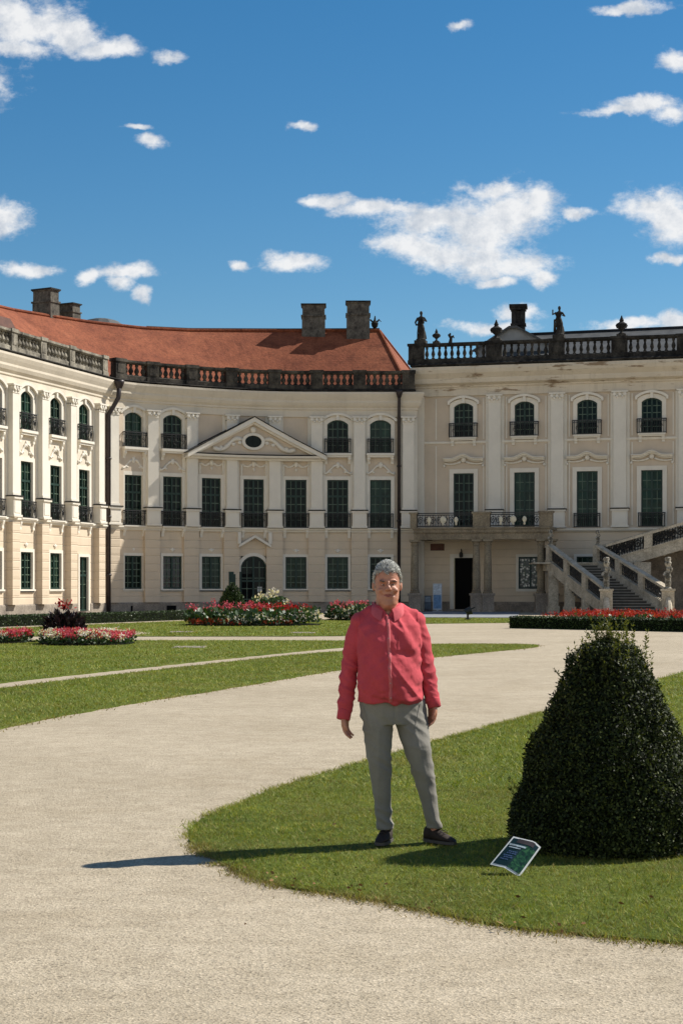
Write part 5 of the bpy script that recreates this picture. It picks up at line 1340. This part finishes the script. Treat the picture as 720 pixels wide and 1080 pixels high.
mb.rings([(.03, .02, .74, .14, .07), (.02, .02, .9, .14, .075), (.010, .0, 1.05, .15, .10), (.008, .01, 1.2, .15, .09), (.004, .018, 1.30, .13, .075), (.0, .022, 1.36, .075, .068), (.0, .02, 1.40, .068, .062)], 20)
mb.tube([(-.08, .015, 1.31), (-.16, .012, 1.30), (-.225, .02, 1.1), (-.258, -.01, .80)], [.04, .038, .036, .030], 12); mb.tube([(.10, .035, 1.31), (.175, .012 + SH * .205, 1.30), (.238, .018 + SH * .268, 1.08), (.282, -.016 + SH * .312, .857)], [.04, .038, .036, .030], 12)
mb.rings([(-.06, .01, .80, .065, .07), (-.05, -.008, .48, .048, .05), (-.012, .004, .10, .030, .036), (-.012, 0, .05, .03, .036)], 14); mb.rings([(.145, .050, .80, .058, .055), (.17, .02, .66, .05, .05), (.208, -.008, .48, .045, .05), (.280, .004, .16, .030, .034), (.292, .004, .10, .030, .034), (.296, 0, .05, .03, .036)], 14)
hand(mb, (-.259, -.012, .800), -1, R(-115)); hand(mb, (.283, -.018 + SH * .312, .862), 1, R(125))
body = voxel_union(mb, .0036, 6, .5)
co = get_co(body)
def push(c, s_, d):
    w = np.exp(-(((co - np.array(c)) / np.array(s_)) ** 2).sum(1)); co[:] += w[:, None] * np.array(d)
for sx in (-1, 1):
    push((fx + sx * .029, -.092, 1.600), (.018, .035, .0105), (0, .019, -.001))          # eye sockets
    push((fx + sx * .029, -.092, 1.588), (.013, .02, .0045), (0, -.004, 0))         # lower lids
    push((fx + sx * .040, -.085, 1.540), (.006, .03, .016), (0, .005, 0))           # smile folds
    push((fx + sx * .033, -.09, 1.533), (.007, .03, .006), (0, .007, .003))
push((fx, -.1, 1.530), (.026, .03, .0036), (0, .010, 0))
push((fx, -.1, 1.513), (.03, .04, .008), (0, .005, 0))                            # mouth line
push((fx, -.09, 1.503), (.02, .03, .006), (0, .004, 0))
push((fx, -.088, 1.635), (.03, .03, .004), (0, .002, 0)); push((fx, -.088, 1.650), (.03, .03, .004), (0, .002, 0))
co[:, 2] -= .011 * np.clip((co[:, 2] - 1.40) / .05, 0, 1); set_co(body, co); body.materials.append(M['skin']); body.materials.append(M['lip'])
for p in body.polygons:
    c = p.center
    if c.y < -.085 and abs(c.x - fx) < .027 and (abs(c.z - 1.519 - abs(c.x - fx) * .12) < .0095 - abs(c.x - fx) * .25): p.material_index = 1
body_o = link('body', body, man)
# eyes, brows
from mathutils.bvhtree import BVHTree
bvb = BVHTree.FromPolygons([v.co.copy() for v in body.vertices], [tuple(p.vertices) for p in body.polygons])
def face_pt(x, z):
    h = bvb.ray_cast(Vector((x, -1, z)), Vector((0, 1, 0)))[0]; return h if h else Vector((x, -.09, z))
M['brow'] = simple('dark_grey_brow', (.12, .10, .09), .7, .4, 90)
for sx in (-1, 1):
    mb = MB(); mb.ell((fx + sx * .029, -.0655, 1.597), (.0115, .0115, .0085), 14, 10); e = mb.build('eye', simple('eye_white', (.5, .46, .42), .25), man, (0, 0, -.011), smooth=True)
    mb = MB(); mb.ell((fx + sx * .029, -.0755, 1.597), (.0050, .003, .0050), 10, 8); mb.build('iris', simple('brown_iris', (.02, .015, .012), .15), e, smooth=True)
    mb = MB(); mb.ell((fx + sx * .029, -.0660, 1.6025), (.0135, .0130, .0068), 14, 8); mb.build('eyelid', M['skin'], e, smooth=True)
    P = np.stack([fx + sx * RNG.uniform(.014, .048, 90), np.full(90, -.097), 1.617 + RNG.normal(0, .0025, 90)], 1); P[:, 2] -= .010 + (np.abs(P[:, 0] - sx * .032) ** 2) * 14; P = P[:50]; P = np.array([tuple(face_pt(q[0], q[2]) + Vector((0, -.0015, 0))) for q in P])
    np_mesh('eyebrow', leaves(P, .009, np.tile([[sx * 1.0, -.2, .15]], (50, 1)), .25, .3), 4, M['brow'], man)
mb = MB(); mb.tube([(fx - .017, -.0845, 1.532), (fx, -.0895, 1.5292), (fx + .017, -.0845, 1.532)], [.0012, .0026, .0012], 6); mb.build('teeth', simple('teeth', (.42, .38, .33), .3), man, (0, .002, -.011), smooth=True)
# hair
mb = MB(); mb.ell((0, .0135, 1.632), (.0835, .1070, .1105), 72, 48)
keep = []
def hair_ok(c):
    x, y, z = c; hl = 1.690 - .022 * abs(x) / .08 - .014 * math.exp(-((x + .004) / .020) ** 2) + .004 * math.sin(x * 170) + .003 * math.sin(x * 410 + 1)
    if y < -.045: return z > hl
    if y < .0: return z > hl - (y + .045) / .045 * .075
    if y < .03: return z > 1.612 - (.0 if abs(x) < .07 else .02)
    return z > 1.525
vs = [Vector(v) for v in mb.v]
mb.f = [f for f in mb.f if hair_ok(sum((vs[i] for i in f), Vector()) / len(f))]; mb.mi = [0] * len(mb.f)
hm = mb.mesh('hair', M['hairbase'], True); hair = link('hair', hm, man, (0, 0, -.011))
pts, dd = [], []
for p in hm.polygons:
    c = p.center; n = p.normal
    for k in range(16):
        q = c + Vector((RNG.normal(0, .004), RNG.normal(0, .004), RNG.normal(0, .004))); q -= n * (q - c).dot(n); q += n * RNG.uniform(-.001, .0025)
        flow = Vector((c.x * 4 + .25, (.55 if c.z > 1.69 else .5) + (0 if c.y > -.04 else -.1), -.3 if c.z < 1.69 else .35)); flow -= n * flow.dot(n) * .8; pts.append(q); dd.append(flow.normalized() + n * .03)
np_mesh('strands', leaves(np.array(pts), .017, np.array(dd), .22, .12), 4, M['hair'], hair)
P = np.array([(sx * RNG.uniform(.070, .079), RNG.uniform(-.035, .005), RNG.uniform(1.575, 1.63)) for sx in (-1, 1) for _ in range(110)])
P = P[P[:, 0] > 0] if False else P
for sg in (-1, 1):
    Q = P[P[:, 0] * sg > 0]; np_mesh('sideburn', leaves(Q, .012, np.tile([[0, .1, -1.0]], (len(Q), 1)), .3, .2), 4, M['hair'], hair)
# shirt
mb = MB()
mb.rings([(.010, -.018, .868, .188, .142), (.012, -.028, .90, .189, .148), (.012, -.042, .95, .189, .162), (.012, -.048, 1.03, .190, .168), (.012, -.042, 1.13, .190, .160), (.014, -.030, 1.23, .198, .152),
          (.014, -.008, 1.31, .194, .128), (.010, .012, 1.355, .172, .100), (.006, .018, 1.395, .122, .086), (.002, .020, 1.424, .078, .070)], 48, 2.0)
for sx in (-1, 1):
    mb.tube([(sx * .04, .022, 1.392), (sx * .10, .018, 1.378), (sx * .150 + .008, .014, 1.350), (sx * .185 + .01, .012, 1.31)], [.04, .046, .050, .055], 14)
    mb.ell((sx * .168 + .009, .012, 1.328), (.064, .064, .062), 18, 14)
mb.ell((.085, -.100, 1.228), (.085, .060, .070), 18, 12); mb.ell((-.065, -.100, 1.228), (.085, .060, .070), 18, 12)
mb.tube([(-.172, .012, 1.315), (-.194, .015, 1.24), (-.226, .02, 1.10), (-.247, .005, .95), (-.260, -.012, .80)], [.050, .061, .053, .049, .040], 18)
mb.tube([(.186, .012, 1.315), (.208, .015, 1.24), (.236, .02, 1.08), (.266, .005, .965), (.284, -.015, .862)], [.050, .061, .054, .049, .041], 18)
shirt = voxel_union(mb, .0052, 4, .5)
co, no = get_co(shirt), get_no(shirt)
nz = lambda p, k, s_=0: mnoise.noise((p[0] * k[0] + s_, p[1] * k[1], p[2] * k[2]))
disp = np.empty(len(co))
for i, p in enumerate(co):
    arm = p[0] < -.175 - (1.2 - p[2]) * .03 or p[0] > .20 + (1.2 - p[2]) * .05
    if arm:
        q = (p[0] * 4, p[1] * 4, p[2] * 20 + p[0] * 12)
        q = (p[0] * 9 + p[2] * 7, p[1] * 8, p[2] * 11 - p[0] * 6); d = .0055 * (1 - 2.4 * abs(nz(q, (1, 1, 1), 3))) + .004 * (1 - 2.4 * abs(nz((p[2] * 26 + p[0] * 14, p[0] * 9, p[1] * 9), (1, 1, 1), 13)))
        d *= .5 + 1.0 * math.exp(-((p[2] - 1.08) / .12) ** 2) + .9 * math.exp(-((p[2] - .88) / .07) ** 2)
    else:
        diag = (p[2] * 9 + (p[0] - .01) * 13, p[0] * 3, p[1] * 3)
        rt = 1 / (1 + math.exp(-(p[0] - .02) * 60)); d = .0115 * (1 - 2.4 * abs(nz(diag, (1, 1, 1), 9))) * (.55 + .85 * rt) + .005 * (1 - 2.6 * abs(nz((p[2] * 14 - p[0] * 9, p[0] * 5, p[1] * 4), (1, 1, 1), 21))) + .0035 * nz(p, (7, 7, 10), 2) + .003 * nz((p[0] + p[2] * .6, p[1], p[2]), (17, 17, 12)) + .0018 * nz(p, (40, 40, 46))
        d += .007 * math.exp(-((p[2] - .9) / .06) ** 2) * math.sin(p[2] * 90 + p[0] * 26 + 5 * nz(p, (9, 9, 9))) * (.5 + nz(p, (11, 11, 11), 4))
        d -= .009 * rt * math.exp(-((p[2] - 1.165 + .12 * (p[0] - .08)) / .022) ** 2)
        d += .018 * rt * math.exp(-((p[2] - .90) / .03) ** 2) * (1 if p[1] < 0 else 0)
    disp[i] = d
co = co + no * disp[:, None]; co[:, 1] += SH * np.maximum(0, co[:, 0] + .03); tt = np.clip((co[:, 2] - 1.14) / .22, 0, 1); co[:, 2] += .030 * tt * tt * (3 - 2 * tt); set_co(shirt, co)
bm = bmesh.new(); bm.from_mesh(shirt); bmesh.ops.delete(bm, geom=[f for f in bm.faces if f.calc_center_median().y < 0 and f.calc_center_median().z > 1.396 and abs(f.calc_center_median().x - .004) < (f.calc_center_median().z - 1.396) * .7], context='FACES'); bm.to_mesh(shirt); bm.free()
shirt.materials.append(M['shirt']); shirt_o = link('shirt', shirt, man)
from mathutils.bvhtree import BVHTree
bvh = BVHTree.FromPolygons([v.co.copy() for v in shirt.vertices], [tuple(p.vertices) for p in shirt.polygons])
def front(x, z, off=.0):
    h = bvh.ray_cast(Vector((x, -1, z)), Vector((0, 1, 0)))[0]
    return Vector((x, (h.y if h else -.1) - off, z))
mb = MB(); vs = []; zs = np.linspace(.872, 1.396, 44)
for z in zs:
    x = .018 - (z - .85) * .03 + .002 * math.sin(z * 40); w = .0135 * (.75 + .5 * mnoise.noise((z * 30, 1, 2)))
    for dx, of in ((-w - .001, -.002), (-w, .0035), (0, .0045), (w, .0035), (w + .001, -.002)): vs.append(front(x + dx, z, of + .0005 * math.sin(z * 90)))
mb.add(vs, [(i * 5 + j, i * 5 + j + 1, i * 5 + j + 6, i * 5 + j + 5) for i in range(len(zs) - 1) for j in range(4)])
pl = mb.build('placket', M['placket'], shirt_o, smooth=True, fix=False)
for z in (.90, .99, 1.08, 1.17, 1.26, 1.35):
    p = front(.018 - (z - .85) * .03, z, .006); mb = MB(); mb.tube([p, p - Vector((0, .002, 0))], .0042, 10); mb.build('button', simple('pale_button', (.45, .25, .25), .3), pl)
# collar, chest pocket, cuffs
mb = MB()
for sx in (-1, 1):
    top, bot = [], []
    for t in np.linspace(0, 1, 16):
        a = PI * .5 - PI * t * .90; x, y = .002 + sx * .080 * math.cos(a), .020 + .080 * math.sin(a); zt = 1.490 - .052 * t ** 1.6
        top.append(Vector((x, y, zt)))
        o_ = 1.20 + .55 * max(0, t - .55) / .45 * (1 if t < .93 else .82); bx, by = .002 + (x - .002) * o_, .02 + (y - .02) * o_; bz = 1.452 - .030 * t - .062 * max(0, (t - .55) / .45) ** 1.2
        if t > .55:
            f_ = front(bx, bz, .010); by = min(by, f_.y)
        by += SH * max(0, bx + .03) * (0 if t > .55 else .6)
        bot.append(Vector((bx, by, bz)))
    mid_ = [p.lerp(q, .45) + Vector(((p.x - .002) * .10, (p.y - .02) * .10, .010)) for p, q in zip(top, bot)]
    rows = [top, mid_, bot]; vs = [p for r_ in rows for p in r_]; n0 = 16
    mb.add(vs, [(r_ * n0 + i, r_ * n0 + i + 1, (r_ + 1) * n0 + i + 1, (r_ + 1) * n0 + i) for r_ in range(2) for i in range(n0 - 1)])
    inn = [Vector((.002 + (p.x - .002) * .965, .02 + (p.y - .02) * .965, p.z - .002)) for p in vs]
    mb.add(inn, [(r_ * n0 + i, (r_ + 1) * n0 + i, (r_ + 1) * n0 + i + 1, r_ * n0 + i + 1) for r_ in range(2) for i in range(n0 - 1)])
M['collar'] = cloth_mat('pale_coral_collar', (.56, .10, .115)); mb.build('collar', M['collar'], shirt_o, smooth=True, fix=False)  # shirt cloth in a lighter tint, light on the collar put into it
for sx, c, d in ((-1, (-.2605, -.012, .815), (-.010, -.012, -.06)), (1, (.2835, -.015 + SH * .312, .877), (.012, -.012, -.055))):
    mb = MB(); a = Vector(c); b_ = a + Vector(d); mb.tube([a, a + (b_ - a) * .1, b_ - (b_ - a) * .05, b_], [.0415, .0435, .042, .037], 18); mb.build('cuff', M['shirt'], shirt_o, smooth=True)
mb = MB(); vs = []
for z in np.linspace(1.19, 1.295, 8):
    for x in np.linspace(.062, .145, 7): vs.append(front(x, z, .0035))
mb.add(vs, [(i * 7 + j, i * 7 + j + 1, i * 7 + j + 8, i * 7 + j + 7) for i in range(7) for j in range(6)]); mb.build('chest_pocket', M['shirt'], shirt_o, smooth=True, fix=False)
# trousers
mb = MB()
mb.rings([(.030, -.008, .925, .178, .118), (.034, -.006, .86, .205, .128), (.042, .0, .78, .208, .128), (.046, .004, .73, .195, .118)], 36, 2.2)
mb.rings([(-.060, .0, .80, .093, .112), (-.059, .0, .718, .094, .108), (-.056, -.003, .65, .087, .098), (-.054, -.006, .578, .080, .090), (-.047, -.010, .484, .069, .078), (-.038, -.002, .36, .060, .070), (-.028, .006, .249, .051, .061), (-.013, .006, .12, .046, .054), (-.010, .004, .082, .047, .056)], 26)
mb.rings([(.145, .0, .80, .100, .112), (.152, .0, .718, .102, .108), (.168, -.003, .65, .094, .098), (.185, -.006, .578, .085, .090), (.208, -.010, .484, .072, .078), (.235, -.002, .36, .062, .070), (.260, .006, .249, .052, .061), (.287, .006, .12, .044, .054), (.291, .004, .085, .046, .056)], 26)
tr = voxel_union(mb, .006, 4, .5); co, no = get_co(tr), get_no(tr); disp = np.empty(len(co))
for i, p in enumerate(co):
    z = p[2]; q = (p[0] * 5, p[1] * 5, z * 15 + p[0] * 10)
    d = .0065 * (1 - 2.4 * abs(nz(q, (1, 1, 1), 5))) * (.35 + 1.0 * math.exp(-((z - .47) / .09) ** 2) + 1.3 * math.exp(-((z - .13) / .08) ** 2) + .8 * math.exp(-((z - .74) / .07) ** 2)) + .003 * nz(p, (9, 9, 6))
    d += .004 * math.exp(-((p[0] - (-.054 if p[0] < .06 else .19 + (.6 - z) * .22)) / .012) ** 2) * (p[1] < 0) * (z < .7)     # crease down the front
    if .72 < z < .9: d -= .006 * math.exp(-((p[0] - .045 - .0) / .008) ** 2) * (p[1] < 0)
    disp[i] = d
co = co + no * disp[:, None]; co[:, 1] += SH * np.maximum(0, co[:, 0] + .03) * np.clip((co[:, 2] - .60) / .2, 0, 1); set_co(tr, co); tr.materials.append(M['trouser']); tro = link('trousers', tr, man)
tb = BVHTree.FromPolygons([v.co.copy() for v in tr.vertices], [tuple(p.vertices) for p in tr.polygons])
mb = MB()
for x0, x1 in ((-.15, -.11), (.20, .165)):
    vs = []
    for t in np.linspace(0, 1, 9):
        x = x0 + (x1 - x0) * (1 - t) ; z = .70 + .15 * t; h = tb.ray_cast(Vector((x, -1, z)), Vector((0, 1, 0)))[0]
        if h: vs.append(h - Vector((0, .001, 0)))
    if len(vs) > 2: mb.tube(vs, .0028, 5)
mb.build('pocket_seam', M['trouser'], tro)
# shoes
def shoe(x, y, rot):
    prof = [(-.150, .012, .022), (-.136, .028, .032), (-.10, .039, .046), (-.05, .041, .064), (0, .037, .088), (.04, .036, .104), (.072, .034, .104), (.09, .026, .088), (.098, .014, .06)]
    mb = MB(); vs = []; n = 12
    for yy, hw, h in prof:
        for k in range(n):
            a = PI * k / (n - 1); vs.append((hw * math.cos(a) * (1 + .12 * math.sin(a)), yy, .022 + (h - .022) * math.sin(a) ** .75))
    m = len(prof); fs = [(i * n + k, i * n + k + 1, (i + 1) * n + k + 1, (i + 1) * n + k) for i in range(m - 1) for k in range(n - 1)] + [tuple(range(n)), tuple(range((m - 1) * n, m * n))] + [(i * n, (i + 1) * n, (i + 1) * n + n - 1, i * n + n - 1) for i in range(m - 1)]
    mb.add(vs, fs); s_ = mb.build('shoe', M['shoe'], man, (x, y, 0), rot, smooth=True)
    ol = [(hw * 1.10 * sg, yy) for sg in (1, -1) for yy, hw, h in (prof if sg == 1 else prof[::-1])]
    mb = MB(); mb.prism(ol, 0, .018); mb.build('sole', M['sole'], s_)
    mb = MB()
    for k in range(4): mb.tube([(-.022, -.07 + .024 * k, .063 + .009 * k), (0, -.075 + .024 * k, .072 + .010 * k), (.022, -.07 + .024 * k, .063 + .009 * k)], .003, 5)
    mb.build('lace', M['shoe'], s_)
shoe(-.014, -.012, R(-14)); shoe(.305, -.012, R(44))

# ================================================================== LIGHT, SKY, CAMERA
S = Vector((1.73, .80, 1.76)).normalized(); EL = math.asin(S.z); AZ = math.atan2(S.x, S.y)
sl_ = bpy.data.lights.new('sun', 'SUN'); sl_.energy = SUN_E; sl_.angle = R(.53); sl_.color = (1.0, .945, .86)
so_ = bpy.data.objects.new('sun', sl_); COL.objects.link(so_); so_.rotation_mode = 'QUATERNION'; so_.rotation_quaternion = S.to_track_quat('Z', 'Y'); so_.location = (20, 5, 40)
w = bpy.data.worlds.new('World'); scene.world = w; w.use_nodes = True; nt = w.node_tree; bg = nt.nodes['Background']
sky = N(nt, 'ShaderNodeTexSky'); sky.sky_type = 'NISHITA'; sky.sun_disc = False; sky.sun_elevation = EL; sky.sun_rotation = AZ
sky.altitude = 100; sky.air_density = 1.0; sky.dust_density = .1; sky.ozone_density = 3.0
tc = N(nt, 'ShaderNodeTexCoord'); sp = N(nt, 'ShaderNodeSeparateXYZ'); lk(nt, tc.outputs['Generated'], sp.inputs[0])
ym = math_(nt, 'MAXIMUM', sp.outputs[1], .08)
cb = N(nt, 'ShaderNodeCombineXYZ'); lk(nt, math_(nt, 'DIVIDE', sp.outputs[0], ym), cb.inputs[0]); lk(nt, math_(nt, 'DIVIDE', sp.outputs[2], ym), cb.inputs[1])
def wnoise(scale, detail, rough, off=0, sx=(1, 1, 1)):
    mp = N(nt, 'ShaderNodeMapping'); mp.inputs['Location'].default_value = (off, off, off); mp.inputs['Scale'].default_value = sx; lk(nt, cb.outputs[0], mp.inputs[0])
    n = N(nt, 'ShaderNodeTexNoise'); n.inputs['Scale'].default_value = scale; n.inputs['Detail'].default_value = detail; n.inputs['Roughness'].default_value = rough; lk(nt, mp.outputs[0], n.inputs['Vector']); return n
wn = wnoise(16 * K, 5, .6)
off = N(nt, 'ShaderNodeVectorMath'); off.operation = 'SUBTRACT'; lk(nt, wn.outputs['Color'], off.inputs[0]); off.inputs[1].default_value = (.5, .5, .5)
o2 = N(nt, 'ShaderNodeVectorMath'); o2.operation = 'SCALE'; o2.inputs['Scale'].default_value = .030 / K; lk(nt, off.outputs[0], o2.inputs[0])
uv = N(nt, 'ShaderNodeVectorMath'); uv.operation = 'ADD'; lk(nt, cb.outputs[0], uv.inputs[0]); lk(nt, o2.outputs[0], uv.inputs[1])
CL = [(540, 222, 42, 26), (505, 238, 55, 30), (565, 215, 18, 18), (455, 232, 55, 15), (395, 221, 45, 8), (355, 213, 22, 7), (328, 213, 11, 5), (440, 262, 42, 14), (490, 270, 60, 18), (540, 280, 42, 16), (572, 293, 16, 9), (525, 298, 20, 5), (308, 277, 29, 9),
      (30, 28, 48, 26), (75, 38, 36, 16), (112, 50, 30, 10), (10, 12, 40, 20), (20, 52, 40, 10), (157, 148, 16, 8), (146, 132, 16, 4), (317, 134, 13, 5), (6, 232, 26, 17), (30, 285, 32, 8), (135, 287, 30, 9), (128, 300, 14, 10), (151, 313, 9, 8), (94, 293, 11, 8), (250, 281, 9, 5),
      (690, 218, 38, 17), (712, 238, 28, 20), (680, 112, 44, 9), (650, 116, 36, 5), (707, 120, 20, 9), (664, 9, 34, 6), (714, 66, 18, 11), (606, 226, 15, 6), (706, 272, 18, 5), (660, 342, 36, 7), (716, 340, 20, 11), (548, 330, 24, 8), (520, 200, 30, 8), (482, 27, 13, 6), (178, 60, 15, 7), (520, 344, 40, 6), (-60, 90, 60, 26), (-90, 250, 60, 22), (790, 160, 50, 20), (830, 280, 60, 20), (860, 60, 40, 16)]
d = None
for cx, cy, rx, ry in CL:
    a = N(nt, 'ShaderNodeVectorMath'); a.operation = 'SUBTRACT'; lk(nt, uv.outputs[0], a.inputs[0]); a.inputs[1].default_value = ((cx - CX) / F, (HY - cy) / F, 0)
    b = N(nt, 'ShaderNodeVectorMath'); b.operation = 'MULTIPLY'; lk(nt, a.outputs[0], b.inputs[0]); b.inputs[1].default_value = (F / rx / 1.25, F / ry / 1.25, 0)
    c = N(nt, 'ShaderNodeVectorMath'); c.operation = 'LENGTH'; lk(nt, b.outputs[0], c.inputs[0])
    d = c.outputs['Value'] if d is None else math_(nt, 'SMOOTH_MIN', d, c.outputs['Value'], .15)
fine = wnoise(30 * K, 8, .68, 3.0, (1, 1.5, 1))
e = math_(nt, 'ADD', d, math_(nt, 'MULTIPLY', math_(nt, 'SUBTRACT', fine.outputs['Fac'], .5), 1.9))
mr = N(nt, 'ShaderNodeMapRange'); mr.interpolation_type = 'SMOOTHSTEP'; mr.inputs[1].default_value = 1.16; mr.inputs[2].default_value = .30; lk(nt, e, mr.inputs[0])
front_ = math_(nt, 'GREATER_THAN', sp.outputs[1], .08)
mask = math_(nt, 'MULTIPLY', math_(nt, 'MULTIPLY', mr.outputs[0], .94), front_)
s0_ = wnoise(22 * K, 7, .62, 8.0); s1_ = wnoise(22 * K, 7, .62, 8.0 - .0)
s1_.inputs['Vector'].links[0].from_node.inputs['Location'].default_value = (8.0 + .006, 8.0 + .006, 8.0)
cloud_shade = math_(nt, 'ADD', math_(nt, 'MULTIPLY', math_(nt, 'SUBTRACT', s0_.outputs['Fac'], s1_.outputs['Fac']), 1.7), .60)
ccol = ramp(nt, cloud_shade, [(.30, sc((.62, .67, .74), CLOUD)), (.72, sc((.98, .98, .98), CLOUD))])  # sunward noise offset paints light and shade into the cloud colour
hs = N(nt, 'ShaderNodeHueSaturation'); hs.inputs['Saturation'].default_value = SKY_SAT; hs.inputs['Hue'].default_value = SKY_HUE; hs.inputs['Value'].default_value = SKY_V; lk(nt, sky.outputs[0], hs.inputs['Color'])
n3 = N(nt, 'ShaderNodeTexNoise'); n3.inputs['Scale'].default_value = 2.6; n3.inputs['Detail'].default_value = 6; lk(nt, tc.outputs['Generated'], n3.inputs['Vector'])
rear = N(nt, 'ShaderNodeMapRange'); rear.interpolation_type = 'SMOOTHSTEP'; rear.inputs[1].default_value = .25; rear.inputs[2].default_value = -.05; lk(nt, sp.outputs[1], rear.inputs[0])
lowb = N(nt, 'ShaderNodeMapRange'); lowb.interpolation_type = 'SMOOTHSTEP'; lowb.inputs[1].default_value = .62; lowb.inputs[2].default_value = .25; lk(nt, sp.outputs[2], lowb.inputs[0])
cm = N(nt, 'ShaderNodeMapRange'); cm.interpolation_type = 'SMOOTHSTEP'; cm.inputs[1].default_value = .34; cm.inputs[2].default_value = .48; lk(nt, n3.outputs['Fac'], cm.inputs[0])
mask = math_(nt, 'MAXIMUM', mask, math_(nt, 'MULTIPLY', math_(nt, 'MULTIPLY', math_(nt, 'MULTIPLY', rear.outputs[0], lowb.outputs[0]), cm.outputs[0]), .85))      # unseen low cloud bank added behind the camera as neutral fill for the facade
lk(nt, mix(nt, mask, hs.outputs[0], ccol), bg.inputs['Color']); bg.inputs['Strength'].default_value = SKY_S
cam = bpy.data.cameras.new('camera'); co_ = bpy.data.objects.new('camera', cam); COL.objects.link(co_); scene.camera = co_
co_.location = (0, 0, CH); co_.rotation_euler = (R(90), 0, 0); cam.sensor_fit = 'VERTICAL'; cam.sensor_height = 36; cam.lens = 36 * F / 1080; cam.shift_y = (HY - 540) / 1080; cam.clip_end = 2000; cam.clip_start = .1
scene.view_settings.view_transform = 'Standard'; scene.view_settings.look = 'None'; scene.view_settings.exposure = EXPO; scene.view_settings.gamma = 1; scene.view_settings.use_curve_mapping = False
scene.cycles.max_bounces = 8; scene.cycles.diffuse_bounces = 4
